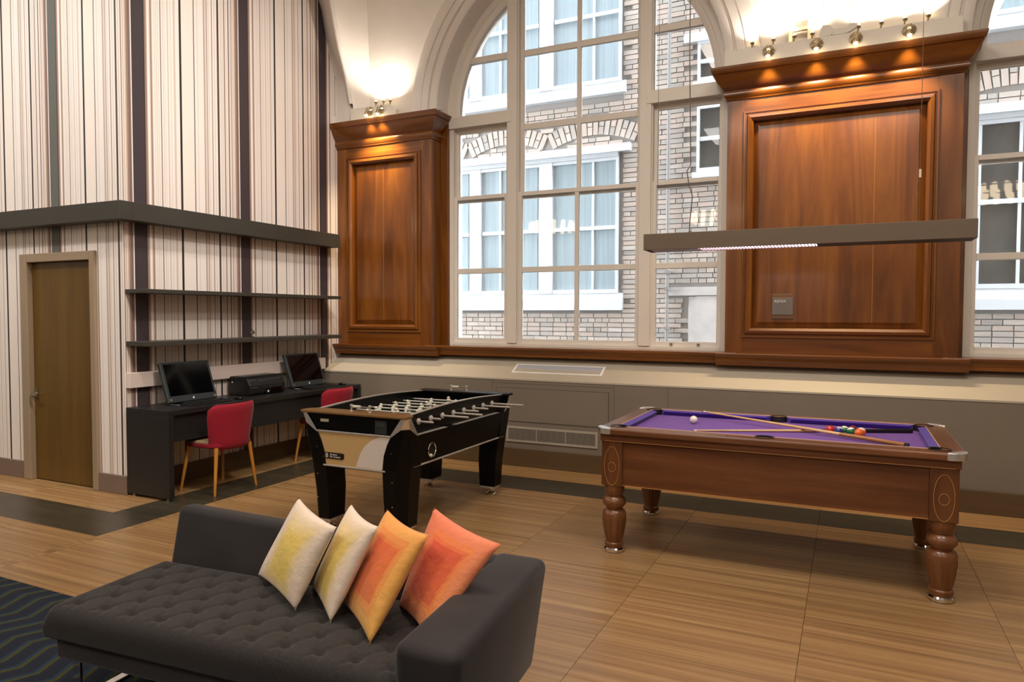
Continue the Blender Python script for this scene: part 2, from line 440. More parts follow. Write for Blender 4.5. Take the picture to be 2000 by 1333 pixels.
# recessed access panel
MB().box(-3.346, -2.114, YL-.004, YL, .806, .812).box(-3.346, -2.114, YL-.004, YL, .46, .466).box(-3.349, -3.343, YL-.004, YL, .46, .812).box(-2.117, -2.111, YL-.004, YL, .46, .812).build('panel_groove', 'grey_seam', ledge)
B(-3.343, -2.117, YL-.006, YL, .466, .806).build('access_panel', 'grey_board', ledge, bevel=.003)
gr = MB().box(-3.226, -2.219, YL-.014, YL, .39, .412).box(-3.226, -2.219, YL-.014, YL, .25, .272).box(-3.226, -3.2, YL-.014, YL, .272, .39).box(-2.245, -2.219, YL-.014, YL, .272, .39).build('vent_grille_frame', 'grille_grey', ledge, bevel=.002)
B(-3.2, -2.245, YL-.002, YL, .272, .39).build('vent_back', 'floor_base', gr)
for k in range(11):
    z = .277+.0105*k
    B(-3.2, -2.245, YL-.012, YL-.003, z-.001, z+.0025).build('vent_slat', 'grille_grey', gr)
for x in (-2.88, -2.56): B(x-.004, x+.004, YL-.0125, YL-.003, .272, .39).build('vent_bar', 'grille_grey', gr)
# flush vent in the sloping top
def sl(y): return .908 + (y-YL)*.577
def slab(x0, x1, y0, y1, h, name, mat, par):
    n = (-.5, .866)
    q = [(y0, sl(y0)), (y1, sl(y1)), (y1+n[0]*h, sl(y1)+n[1]*h), (y0+n[0]*h, sl(y0)+n[1]*h)]
    return MB().prism(q, 'x', x0, x1).build(name, mat, par)
M('vent_white', 'fbfbfb', .4)
vt = slab(-3.213, -2.217, 6.713, 6.728, .006, 'top_vent_frame', 'vent_white', ledge)
slab(-3.213, -2.217, 6.84, 6.852, .006, 'top_vent_rail', 'vent_white', vt); slab(-3.213, -3.19, 6.728, 6.84, .006, 'top_vent_rail', 'vent_white', vt); slab(-2.24, -2.217, 6.728, 6.84, .006, 'top_vent_rail', 'vent_white', vt)
M('vent_mesh', 'b9bbc4', .5); slab(-3.19, -2.24, 6.728, 6.84, .002, 'top_vent_mesh', 'vent_mesh', vt)
struct(B(XD+.02, 9.5, YL-.02, YL, 0, .185).build('baseboard_back', 'base_brown', bevel=.004))

# ---- the window wall: masonry below and between, arched plaster above
struct(MB().box(-5.76, 9.5, 7.05, 7.4, 0, 1.2).box(-5.76, -4.2, 7.16, 7.4, 1.2, 3.83).box(-1.09, .87, 7.16, 7.4, 1.2, 3.83).box(3.98, 9.5, 7.16, 7.4, 1.2, 3.83).build('wall_back', 'plaster'))
ZS = 3.83; RW = 1.555; RG = 1.43; PW = 5.07; XC = (-2.645, -2.645+PW)
def yv(z): return 6.90 - .05*max(0, z-3.9)**2
arch = sempty('wall_upper_back', (0, 7, ZS), 'white plaster wall with arches above the wood panels')
for xc in XC:
    hw = PW/2
    def edge(a):
        c_, s_ = math.cos(a), math.sin(a)
        t = 1e9
        if abs(c_) > 1e-6: t = min(t, hw/abs(c_))
        if s_ > 1e-6: t = min(t, (ZTOP-ZS)/s_)
        return t
    # angle samples include the rectangle corners
    ac = math.atan2(ZTOP-ZS, hw)
    angs = sorted(set([k*PI/56 for k in range(57)] + [ac, PI-ac]))
    vs = []; fs = []; NJ = 8
    for a in angs:
        e = edge(a)
        for j in range(NJ+1):
            rr = 1.6+(e-1.6)*j/NJ; x = xc+rr*math.cos(a); z = ZS+rr*math.sin(a)
            vs.append((x, yv(z), z))
    for i in range(len(angs)-1):
        for j in range(NJ): fs.append((i*(NJ+1)+j, i*(NJ+1)+j+1, (i+1)*(NJ+1)+j+1, (i+1)*(NJ+1)+j))
    MB().add(vs, fs).build('spandrel', 'plaster', arch, smooth='all')
    # moulded arch ring: soffit, inner roll, flat, groove, outer band
    RI = 1.565
    prof = [(RI, 7.13), (RI, 6.87), (RI+.006, 6.845), (RI+.03, 6.83), (RI+.085, 6.83), (RI+.092, 6.85), (RI+.105, 6.85), (RI+.112, 6.82), (RI+.185, 6.815), (RI+.188, 6.824), (RI+.194, 6.824), (RI+.197, 6.81), (RI+.29, 6.802), (RI+.312, 6.812), (RI+.315, 6.93)]
    MB().ring(xc, ZS, prof, 0, PI, 56).build('arch_moulding', 'plaster', arch, smooth=True)
    bl = []
    for sgn in (-1, 1):
        mb = MB(); n = len(prof)
        mb.add([(xc+sgn*r, y, 3.75) for r, y in prof]+[(xc+sgn*r, y, ZS) for r, y in prof], [(i, i+1, n+i+1, n+i) for i in range(n-1)])
        mb.build('arch_foot', 'plaster', arch, smooth=True)
# outer shell behind the spandrels keeps the daylight out
sh = MB()
for xc in XC:
    hw = PW/2; prof = []
    N = 40; vs = []; fs = []
    for k in range(N+1):
        a = PI*k/N; c_, s_ = math.cos(a), math.sin(a)
        e = min(hw/abs(c_) if abs(c_) > 1e-6 else 1e9, (ZTOP-ZS)/s_ if s_ > 1e-6 else 1e9)
        vs += [(xc+1.57*c_, 7.13, ZS+1.57*s_), (xc+e*c_*1.001, 7.13, ZS+e*s_*1.001)]
    for k in range(N): fs.append((2*k, 2*k+1, 2*k+3, 2*k+2))
    sh.add(vs, fs)
sh.box(-5.76, XC[0]-PW/2+.02, 6.95, 7.3, 3.83, ZTOP); sh.box(XC[1]+PW/2-.02, 9.5, 6.8, 7.3, 3.83, ZTOP)
sh.box(-5.76, 9.5, 7.12, 7.4, 5.75, ZTOP)
sh.build('wall_core', 'plaster', arch)
# vault rib in the corner above the narrow panel
RP = [(6.80, 3.85), (6.785, 4.06), (6.70, 4.366), (6.585, 4.634), (6.512, 4.861), (6.44, 5.13), (6.22, 5.6), (5.9, 6.0), (5.7, 6.2)]
def rib(x0, x1, dy0, dy1, name, mat='plaster'):
    n = len(RP); vs = []
    for x, d in ((x0, dy0), (x1, dy1)):
        for y, z in RP: vs.append((x, y+d*(min(1, max(0, (z-3.85)/.4))), z))
    for x in (x0, x1):
        for y, z in RP: vs.append((x, 7.0, z))
    fs = [(i, i+1, n+i+1, n+i) for i in range(n-1)] + [(n+i, n+i+1, 3*n+i+1, 3*n+i) for i in range(n-1)] + [(i, i+1, 2*n+i+1, 2*n+i) for i in range(n-1)]
    return MB().add(vs, fs).build(name, mat, arch, smooth=True)
rib(XD+.001, -5.38, .17, .02, 'vault_rib')
MB().tube([(-5.36, y-.0, z) for y, z in RP[1:]], .022, 8).build('rib_bead', 'plaster', arch, smooth=True)
def groin(u, v):
    z = 3.851+(ZTOP-3.851)*v
    y0 = 0
    for (ya, za), (yb, zb) in zip(RP, RP[1:]):
        if za <= z <= zb: y0 = ya+(yb-ya)*(z-za)/(zb-za)
    w = .17+.05*v
    x = -5.345+w*u
    y1 = yv(z)+.0
    return (x, y0+.02+(y1-y0-.02)*(u**.65), z)
MB().grid(groin, 14, 24).build('groin_web', 'plaster', arch, smooth='all')

# ---- windows
def window(name, xc, label):
    w = sempty(name, (xc, YWIN, 1.2), label)
    o = xc+2.645
    X = lambda x: x+o
    y0, y1 = 7.10, 7.24
    # outer frame
    MB().box(X(-4.2), X(-4.145), y0, y1, 1.2, ZS).box(X(-1.145), X(-1.09), y0, y1, 1.2, ZS).box(X(-4.145), X(-1.145), y0, y1, 1.2, 1.255).build('frame', 'joinery', w, bevel=.004)
    MB().ring(xc, ZS, [(RG, 7.12), (RG+.03, 7.10), (RG+.06, 7.10), (RG+.07, 7.085), (1.57, 7.085), (1.57, 7.24), (RG, 7.24)], 0, PI, 56, closed=True).build('arched_frame', 'joinery', w, smooth=True)
    zm = ZS+math.sqrt(RG**2-.72**2)+.03
    for x in (-3.395, -1.897):
        mu = MB().box(X(x-.06), X(x+.06), 7.085, y1, 1.255, zm)
        mu.build('mullion', 'joinery', w, bevel=.006)
        for s_ in (-1, 1): B(X(x+s_*.06)-.012, X(x+s_*.06)+.012, 7.11, 7.23, 1.255, zm-.04).build('mullion_bead', 'joinery', w, bevel=.003)
    for a, b_ in ((-4.145, -3.455), (-1.837, -1.145)):
        B(X(a-.05), X(b_+.05), 7.075, y1, 3.70, 3.83).build('transom', 'joinery', w, bevel=.006)
    # sashes
    def sash(x0, x1, z0, z1, y, rails, cols, top=.045, bot=.05, st=.04, glass_cut=None):
        m_ = MB().box(X(x0), X(x0+st), y, y+.04, z0, z1).box(X(x1-st), X(x1), y, y+.04, z0, z1).box(X(x0+st), X(x1-st), y, y+.04, z0, z0+bot).box(X(x0+st), X(x1-st), y, y+.04, z1-top, z1)
        s_ = m_.build('sash', 'joinery', w, bevel=.004)
        zs = [z0+bot]+[q for q in rails]+[z1-top]; xs = [x0+st]+list(cols)+[x1-st]
        for q in rails: B(X(x0+st), X(x1-st), y+.002, y+.038, q-.03, q+.03).build('glazing_bar', 'joinery', s_, bevel=.005)
        for q in cols: B(X(q-.024), X(q+.024), y+.003, y+.037, z0+bot, z1-top).build('glazing_bar', 'joinery', s_, bevel=.005)
        for za, zb in zip(zs, zs[1:]):
            for xa, xb in zip(xs, xs[1:]): B(X(xa-.002), X(xb+.002), y+.018, y+.022, za-.002, zb+.002).build('pane', 'glass', s_)
    for (a, b_) in ((-4.148, -3.465), (-1.827, -1.142)):
        sash(a, b_, 1.255, 2.93, 7.125, [2.072], [])
        sash(a, b_, 2.86, 3.70, 7.175, [], [], top=.05, bot=.07)
    sash(-3.327, -1.963, 1.255, 2.93, 7.125, [2.072], [-2.645])
    # tall centre light runs up into the arch
    zt = ZS+math.sqrt(RG**2-.6**2)
    m_ = MB().box(X(-3.327), X(-3.287), 7.175, 7.215, 2.86, zt).box(X(-2.003), X(-1.963), 7.175, 7.215, 2.86, zt).box(X(-3.287), X(-2.003), 7.175, 7.215, 2.86, 2.93)
    s_ = m_.build('sash', 'joinery', w, bevel=.004)
    for q in (3.65, 4.455): B(X(-3.287), X(-2.003), 7.175, 7.213, q-.034, q+.034).build('glazing_bar', 'joinery', s_, bevel=.005)
    B(X(-2.669), X(-2.621), 7.176, 7.212, 2.93, ZS+RG).build('glazing_bar', 'joinery', s_, bevel=.005)
    for xa, xb in ((-3.287, -2.669), (-2.621, -2.003)):
        for za, zb in ((2.93, 3.62), (3.684, 4.42), (4.489, 5.24)): B(X(xa-.002), X(xb+.002), 7.192, 7.196, za-.004, zb+.004).build('pane', 'glass', s_)
    # fanlights either side
    for sg in (-1, 1):
        q0, q1 = (X(-3.455), X(-4.11)) if sg < 0 else (X(-1.837), X(-1.18))
        f_ = B(min(q0, q1), max(q0, q1), 7.14, 7.20, 4.42, 4.49)
        xs_ = abs(q0-xc); xe = math.sqrt(RG**2-(4.455-ZS)**2)+.02
        f_ = B(xc+sg*xs_ if sg > 0 else xc-xe, xc+xe if sg > 0 else xc-xs_, 7.14, 7.20, 4.42, 4.49).build('glazing_bar', 'joinery', w, bevel=.005)
        for za, zb in ((ZS, 4.43), (4.48, ZS+math.sqrt(RG**2-xs_**2))):
            N = 10; pts = []
            for k in range(N+1):
                z = za+(zb-za)*k/N; pts.append((xc+sg*math.sqrt(max(0, RG**2-(z-ZS)**2)), z))
            poly = [(xc+sg*xs_, za)]+pts+[(xc+sg*xs_, zb)]
            MB().prism(poly, 'y', 7.178, 7.182).build('pane', 'glass', w)
    return w
window('window_1', XC[0], 'tall white arched sash window between the two wood panels')
window('window_2', XC[1], 'tall white arched sash window right of the wide wood panel')
for i, x in enumerate((-1.62, -1.35)):
    B(x-.012, x+.012, 7.10, 7.125, 1.27, 1.29).build('sash_stop', 'steel', bpy.data.objects['window_1'])

# ---- wooden sills
sill = sempty('trim_2', (-2.6, 6.9, 1.1), 'dark wood window sill running along the wall')
SP = [(6.80, 1.222), (6.80, 1.20), (6.822, 1.19), (6.83, 1.165), (6.845, 1.155), (6.845, 1.12), (7.12, 1.12), (7.12, 1.222)]
for a, b_ in ((-4.35, -.95), (.7, 4.2)):
    MB().prism(SP, 'x', a, b_).build('sill_board', 'panel_wood_h', sill, bevel=.003)

# ---- wood wall panels
def wood_panel(label, x0, x1, cl, crr, sl0, sl1, f0, f1, tops, ret):
    t = thing('wood_wall_panel', label, 'wall panel', ((x0+x1)/2, 6.95, 1.1), 0)
    zb, zt = 1.21, 3.60
    st = f0-x0; st2 = x1-f1
    z0, z1 = 1.375, 3.44
    B(x0, f0, YP, YP+.1, zb, zt).build('stile', 'panel_wood', t, bevel=.002)
    B(f1, x1, YP, YP+.1, zb, zt).build('stile', 'panel_wood', t, bevel=.002)
    B(f0, f1, YP, YP+.1, zb, z0).build('rail', 'panel_wood_h', t, bevel=.002)
    B(f0, f1, YP, YP+.1, z1, zt).build('rail', 'panel_wood_h', t, bevel=.002)
    # returns to the window plane
    if ret[0]: B(x0+.001, x0+.04, YP+.1, 7.15, zb, zt).build('return', 'panel_wood', t)
    if ret[1]: B(x1-.04, x1-.001, YP+.1, 7.15, zb, zt+.16).build('return', 'panel_wood', t)
    if ret[1] and ret[2]: B(x1-.001, x1+.098, 7.075, 7.16, zb, 3.80).build('jamb_strip', 'panel_wood', t, bevel=.004)
    if ret[1] and not ret[2]: B(x1-.001, x1+.055, 7.06, 7.16, zb, 3.80).build('jamb_strip', 'panel_wood', t, bevel=.004)
    # bolection moulding: profile (inset from the opening, depth)
    pr = [(-.012, YP+.0), (-.008, YP-.014), (.008, YP-.014), (.012, YP-.006), (.02, YP-.006), (.03, YP-.026), (.055, YP-.03), (.078, YP-.012), (.084, YP+.03), (-.012, YP+.03)]
    c = [(f0, z0, 1, 1), (f1, z0, -1, 1), (f1, z1, -1, -1), (f0, z1, 1, -1)]
    n = len(pr)
    for k in range(4):
        A, D = c[k], c[(k+1) % 4]
        vs = [(A[0]+A[2]*p, y, A[1]+A[3]*p) for p, y in pr]+[(D[0]+D[2]*p, y, D[1]+D[3]*p) for p, y in pr]
        MB().add(vs, [(i, (i+1) % n, n+(i+1) % n, n+i) for i in range(n)]+[tuple(range(n)), tuple(range(2*n-1, n-1, -1))]).build('moulding', 'panel_wood_h' if k % 2 == 0 else 'panel_wood', t, smooth=True)
    # raised and fielded panel
    i0, i1 = .082, .135
    ya, yb_ = YP+.034, YP+.012
    q = [(f0+i0, ya, z0+i0), (f1-i0, ya, z0+i0), (f1-i0, ya, z1-i0), (f0+i0, ya, z1-i0), (f0+i1, yb_, z0+i1), (f1-i1, yb_, z0+i1), (f1-i1, yb_, z1-i1), (f0+i1, yb_, z1-i1)]
    MB().add(q, [(4, 5, 6, 7), (0, 1, 5, 4), (1, 2, 6, 5), (2, 3, 7, 6), (3, 0, 4, 7)]).build('raised_panel', 'panel_wood', t)
    B(f0, f1, YP+.05, YP+.09, z0, z1).build('backing_board', 'panel_wood', t)
    jx = f0+(f1-f0)*(.70 if f1-f0 > 1.2 else .5)
    B(jx-.0025, jx+.0025, yb_-.0008, yb_+.01, z0+i1, z1-i1).build('board_joint', 'panel_joint', t)
    # cornice swept round the front and the returns
    cp = [(0, 3.56), (.012, 3.565), (.016, 3.585), (.03, 3.60), (.034, 3.625), (.022, 3.645), (.03, 3.66), (.05, 3.675), (.085, 3.73), (.108, 3.775), (.112, 3.785), (.125, 3.79), (.138, 3.825), (.14, 3.845)]
    path = []
    vs = []; fs = []; n = len(cp)
    for p, z in cp:
        vs += [(x0-p*cl, 7.14, z), (x0-p*cl, YP-p, z), (x1+p*crr, YP-p, z), (x1+p*crr, 7.14, z)]
    for i in range(n-1):
        for k in range(3): fs.append((i*4+k, i*4+k+1, (i+1)*4+k+1, (i+1)*4+k))
    fs.append(tuple((n-1)*4+k for k in range(4))); fs.append((3, 2, 1, 0))
    MB().add(vs, fs).build('cornice', 'panel_wood_h', t, smooth=True)
    # plinth sill under the panel
    PL = [(6.755, 1.218), (6.755, 1.195), (6.775, 1.185), (6.79, 1.15), (6.805, 1.135), (6.805, 1.105), (7.1, 1.105), (7.1, 1.218)]
    MB().prism(PL, 'x', sl0, sl1).build('plinth_sill', 'panel_wood_h', t, bevel=.003)
    return t
wood_panel('narrow dark wood raised wall panel beside the striped wall', XD+.004, -4.3, 0, 1, XD+.004, -4.18, -5.485, -4.45, 0, (False, True, True))
wood_panel('wide dark wood raised wall panel behind the pool table', -1.06, .815, 1, 1, -1.13, .89, -.905, .635, 0, (True, True, False))

# ---- plaque with lettering on the wide panel
pq = thing('wall_plaque', 'small grey square plaque reading REMIX on the wide wood panel', 'plaque', (-.55, 6.86, 1.58))
M('plaque_clear', '7d5b42', .15)
B(-.645, -.462, 6.874, 6.8815, 1.54, 1.765).build('backing', 'plaque_clear', pq, bevel=.001)
B(-.643, -.464, 6.868, 6.874, 1.577, 1.732).build('plate', 'plaque', pq, bevel=.002)
text('lettering', 'REMIX', .036, 'text_white', pq, (-.625, 6.8672, 1.688), (1, 0, 0), (0, 0, 1), .0006)

# ================================================================ THE BUILDING ACROSS THE LIGHTWELL
EY = 10.8
ext = thing('brick_building', 'pale brick building with white sash windows seen through the arched windows', 'building', (-3, EY, 0))
bm_, nt, b = base('brick')
oi = nn(nt, 'ShaderNodeObjectInfo'); r = nn(nt, 'ShaderNodeValToRGB')
geo = nn(nt, 'ShaderNodeNewGeometry'); mx = nn(nt, 'ShaderNodeMath', operation='FRACT'); ad = nn(nt, 'ShaderNodeMath', operation='ADD')
nt.links.new(oi.outputs['Random'], ad.inputs[0]); nt.links.new(geo.outputs['Random Per Island'], ad.inputs[1]); nt.links.new(ad.outputs[0], mx.inputs[0]); nt.links.new(mx.outputs[0], r.inputs[0])
r.color_ramp.elements[0].color = lin('9c9690'); r.color_ramp.elements[1].color = lin('b9b2aa')
e = r.color_ramp.elements.new(.4); e.color = lin('aea69d')
e = r.color_ramp.elements.new(.85); e.color = lin('b3a398')
nt.links.new(r.outputs[0], b.inputs['Base Color']); b.inputs['Roughness'].default_value = .9
B(-14, 10, EY+.02, EY+.4, 0, 14).build('wall_core', 'ext_mortar', ext)
holes = []   # (x0,x1,z0,z1) where no bricks lie
def ext_window(x0, x1, z0, z1, mulls, bars, glass, sill=True, lintel=True, rail=None):
    holes.append((x0-.02, x1+.02, z0-.3 if sill else z0-.02, z1+(.2 if lintel else .02)))
    w = B(x0, x1, EY-.005, EY+.02, z0, z1).build('window_recess', 'ext_pale', ext)
    xs = [x0]+[q for mm in mulls for q in mm]+[x1]
    for mm in mulls: B(mm[0], mm[1], EY-.07, EY-.002, z0, z1).build('window_post', 'ext_white', w)
    MB().box(x0, x0+.04, EY-.06, EY-.004, z0, z1).box(x1-.04, x1, EY-.06, EY-.004, z0, z1).box(x0+.04, x1-.04, EY-.06, EY-.004, z1-.05, z1).box(x0+.04, x1-.04, EY-.06, EY-.004, z0, z0+.06).build('window_frame', 'ext_white', w)
    for i in range(0, len(xs), 2):
        a, b_ = xs[i]+.05, xs[i+1]-.05
        B(a, b_, EY-.02, EY-.012, z0+.06, z1-.05).build('window_pane', glass, w)
        zr = rail if rail else (z0+z1)/2
        B(a-.02, b_+.02, EY-.05, EY-.02, zr-.03, zr+.03).build('meeting_rail', 'ext_white', w)
    for q in bars: B(q-.018, q+.018, EY-.045, EY-.02, z0+.06, z1-.05).build('window_bar', 'ext_white', w)
    if sill:
        hs = .27 if z0 < 3 else .19
        MB().prism([(EY+.02, z0), (EY-.05, z0), (EY-.07, z0-hs*.45), (EY-.11, z0-hs*.5), (EY-.11, z0-hs), (EY+.02, z0-hs)], 'x', x0-.12, x1+.08).build('window_sill', 'ext_white', ext)
    if lintel:
        MB().box(x0-.05, x1+.2, EY-.12, EY+.02, z1+.07, z1+.19).build('lintel', 'ext_white', ext)
        MB().box(x0, x1, EY-.09, EY+.02, z1, z1+.07).build('lintel_soffit', 'ext_pale', ext)
    return w
M1 = [(-8.54, -8.32), (-7.24, -7.03), (-5.944, -5.733), (-4.64, -4.415)]
B1 = [-7.9, -6.67, -5.37, -3.72]
ext_window(-9.5, -3.3, 1.92, 4.05, M1, B1, 'ext_curtain', rail=2.957)
ext_window(-9.5, -3.27, 5.22, 7.4, M1, B1, 'ext_curtain', rail=6.3)
M2 = [(2.55, 2.76)]
ext_window(1.0, 5.0, 1.92, 4.05, M2, [1.462, 1.895, 2.33, 3.3, 3.8], 'ext_dark', rail=3.02)
ext_window(1.0, 5.0, 5.35, 7.4, M2, [1.462, 2.1, 3.3, 3.8], 'ext_curtain', rail=6.3)
ext_window(-2.1, -1.2, 3.70, 4.68, [], [-1.65], 'ext_dark', sill=False, lintel=False)
ext_window(-2.1, -1.2, 5.03, 5.62, [], [-1.65], 'ext_dark', sill=False, lintel=False)
B(-2.16, -1.1, EY-.08, EY+.02, 3.6, 3.7).build('window_sill', 'ext_white', ext)
B(-2.16, -1.1, EY-.08, EY+.02, 4.93, 5.03).build('window_sill', 'ext_white', ext)
B(-2.3, -1.0, EY-.08, EY+.02, 5.62, 5.75).build('lintel', 'ext_white', ext)
# curtains hang behind the pale panes as folded cloth
def curtain(x0, x1, z0, z1):
    n = 40
    MB().grid(lambda u, v: (x0+(x1-x0)*u, EY-.024+.004*math.sin(u*n*1.3), z0+(z1-z0)*v), 60, 1).build('curtain', 'ext_curtain', ext)
# blocked niche low on the right with a stone surround
holes.append((-2.5, -1.2, .9, 2.1)) if False else None
holes.append((-2.2, -1.25, .9, 1.85)); 
B(-2.2, -1.25, EY-.0, EY+.02, .6, 1.85).build('blocked_opening', 'ext_stone', ext)
MB().prism([(-2.2, .6), (-1.25, .6), (-1.25, 1.86), (-2.08, 1.86), (-2.2, 1.74)], 'y', EY-.02, EY+.02).build('opening_infill', 'ext_stone', ext)
MB().prism([(-2.52, 1.87), (-1.25, 1.87), (-1.25, 2.0), (-2.52, 2.0)], 'y', EY-.035, EY+.02).build('stone_hood', 'ext_stone', ext); holes.append((-2.53, -1.25, 1.84, 2.01))
MB().tube([(-2.51, EY-.09, .3), (-2.51, EY-.09, 13.8)], .026, 10).build('drainpipe', 'ext_lead', ext, smooth=True)
for z in (1.35, 1.95, 2.2, 3.5): B(-2.545, -2.475, EY-.12, EY-.0, z, z+.05).build('pipe_collar', 'ext_lead', ext)
# segmental brick arches over the wide windows
bricks = []   # (cx, cz, w, h, rot, proud)
def arch_bricks(xa, xb, z0, rise, h):
    hw = (xb-xa)/2; R_ = (hw*hw+rise*rise)/(2*rise); xc = (xa+xb)/2; zc = z0+rise-R_
    a_ = math.asin(hw/R_); n = int(2*a_*R_/.085)
    for k in range(n):
        t = -a_+2*a_*(k+.5)/n; rr = R_+h/2
        for q in range(2):
            rr = R_+h*(q+.5)/2 if k % 2 else R_+h/2
            if k % 2 == 0 and q: continue
            bricks.append((xc+rr*math.sin(t), zc+rr*math.cos(t), 2*a_*R_/n-.012, h-.012 if k % 2 == 0 else h/2-.012, -t, .012))
    return lambda x, z: abs(x-xc) < hw+.1 and (math.hypot(x-xc, z-zc) < R_+h+.05) and z > z0-.02 and math.hypot(x-xc, z-zc) > R_-.04
arcs = []
for (a, b_) in ((-5.92, -4.62), (-4.42, -3.06), (-7.4, -6.1)):
    arcs.append(arch_bricks(a, b_, 4.27, .16, .27))
arcs.append(arch_bricks(1.0, 2.7, 4.27, .2, .3))
def in_hole(x, z, w):
    for h in holes:
        if h[0]-w*.3 < x < h[1]+w*.3 and h[2]-.02 < z < h[3]+.02: return True
    return any(a(x, z) for a in arcs)
row = 0; z = 1.0
while z < 7.6:
    off = 0 if row % 2 else .115
    for (xa, xb) in ((-7.2, -.9), (.95, 3.6)):
        x = xa+off
        while x < xb:
            w = .222 if (row % 2) else (.222 if random.random() > .5 else .107)
            cx = x+w/2
            if not in_hole(cx, z+.037, w): bricks.append((cx, z+.037, w-.0, .064, 0, random.uniform(.006, .016)))
            x += w+.011
    z += .0755; row += 1
# bricks nearest the middle of the big window are parts of their own, the rest is one mesh
bricks.sort(key=lambda q: (0 if (-6.2 < q[0] < -1.2 and 1.2 < q[1] < 5.6) or (1.3 < q[0] < 2.1 and 1.2 < q[1] < 4.9) else 1, math.hypot(q[0]+3.6, (q[1]-2.4)*.8)))
unit = None
def brick_mb(q, mb):
    cx, cz, w, h, rot, pr_ = q; c_, s_ = math.cos(rot), math.sin(rot)
    vs = []
    for y in (EY-pr_, EY+.03):
        for dx, dz in ((-w/2, -h/2), (w/2, -h/2), (w/2, h/2), (-w/2, h/2)):
            vs.append((cx+dx*c_-dz*s_, y, cz+dx*s_+dz*c_))
    mb.add(vs, [(0, 1, 2, 3), (0, 4, 5, 1), (1, 5, 6, 2), (2, 6, 7, 3), (3, 7, 4, 0)])
ub = MB(); brick_mb((0, 0, 1, 1, 0, .012), ub); ub.v = [(x, y-EY, z) for x, y, z in ub.v]
first = ub.build('brick', 'brick', ext, local=True)
inv = INV[ext.name]
for i, q in enumerate(bricks[:300]):
    o = first if i == 0 else part_copy(first, ext)
    o.location = inv @ Vector((q[0], EY-(q[5]-.012), q[1])); o.scale = (q[2], 1, q[3]); o.rotation_euler = (0, -q[4], 0)
rest = MB()
for q in bricks[300:]: brick_mb(q, rest)
ro = rest.build('brickwork', 'brick', ext); ro['kind'] = 'stuff'
struct(B(-16, 12, 7.4, 13, -.3, -.12).build('ground', 'asphalt'))
struct(MB().box(-16, 12, 7.3, 7.5, 6.05, 14).build('wall_sky_block', 'ext_stone'))  # unseen wall, added to cut sky light and even it on the facade

# ================================================================ SHELVES, DESK, COMPUTERS
ps = thing('corner_shelf', 'thick dark grey shelf wrapping the corner of the striped walls', 'shelf', (-5.6, 4.0, 2.365))
MB().box(-12.4, -5.485, 3.915, YD-.001, 2.365, 2.52).build('shelf_arm', 'shelf_dark', ps, bevel=.003)
MB().box(XD+.001, -5.485, YD-.0005, 6.73, 2.365, 2.52).build('shelf_arm', 'shelf_dark', ps, bevel=.003)
def shelf(z0, z1, label):
    o = B(XD+.001, -5.365, 4.062, 6.60, z0, z1).build('wall_shelf', 'shelf_dark', bevel=.003)
    tag(o, label, 'shelf', 'thin shelves above the desk')
shelf(1.75, 1.785, 'upper thin dark shelf on striped wall above the desk')
shelf(1.295, 1.335, 'lower thin dark shelf on striped wall just above the computers')
tr = B(XD+.001, -5.59, 4.055, 6.58, .928, 1.062).build('cable_trunking', 'rail_pink', bevel=.005)
tag(tr, 'pale pink cable trunking box along the wall behind the computers', 'trunking')
so = thing('small_ornament', 'tiny silver ornament standing on the lower thin shelf', 'ornament', (-5.5, 5.36, 1.3355))
MB().lathe([(.018, 0), (.022, .006), (.008, .014), (.008, .03), (.02, .04), (.022, .06), (.01, .075), (.002, .085)], (0, 0, 0), 10).build('body', 'steel', so, smooth=True, local=True)
MB().tube([(-.0, -.03, .045), (0, -.012, .05), (0, .012, .05), (0, .03, .045)], .006, 6).build('arms', 'steel', so, smooth=True, local=True)

dk = thing('computer_desk', 'long narrow charcoal desk along the striped wall', 'desk', (-5.37, 5.3, 0))
DF = -5.09
B(XD+.022, DF, 4.035, 6.595, .72, .765).build('desk_top', 'desk_dark', dk, bevel=.003)
B(XD+.022, DF, 4.035, 4.085, .025, .72).build('end_panel', 'desk_dark', dk, bevel=.002)
B(XD+.022, DF, 6.545, 6.595, .025, .72).build('end_panel', 'desk_dark', dk, bevel=.002)
B(DF-.05, DF-.03, 4.085, 6.545, .49, .72).build('apron', 'desk_dark', dk, bevel=.002)
for y in (4.06, 6.57):
    for x in (XD+.08, DF-.05): MB().lathe([(.018, 0), (.018, .01), (.01, .012), (.01, .026)], (x, y, 0), 10).build('levelling_foot', 'steel', dk, smooth=True)

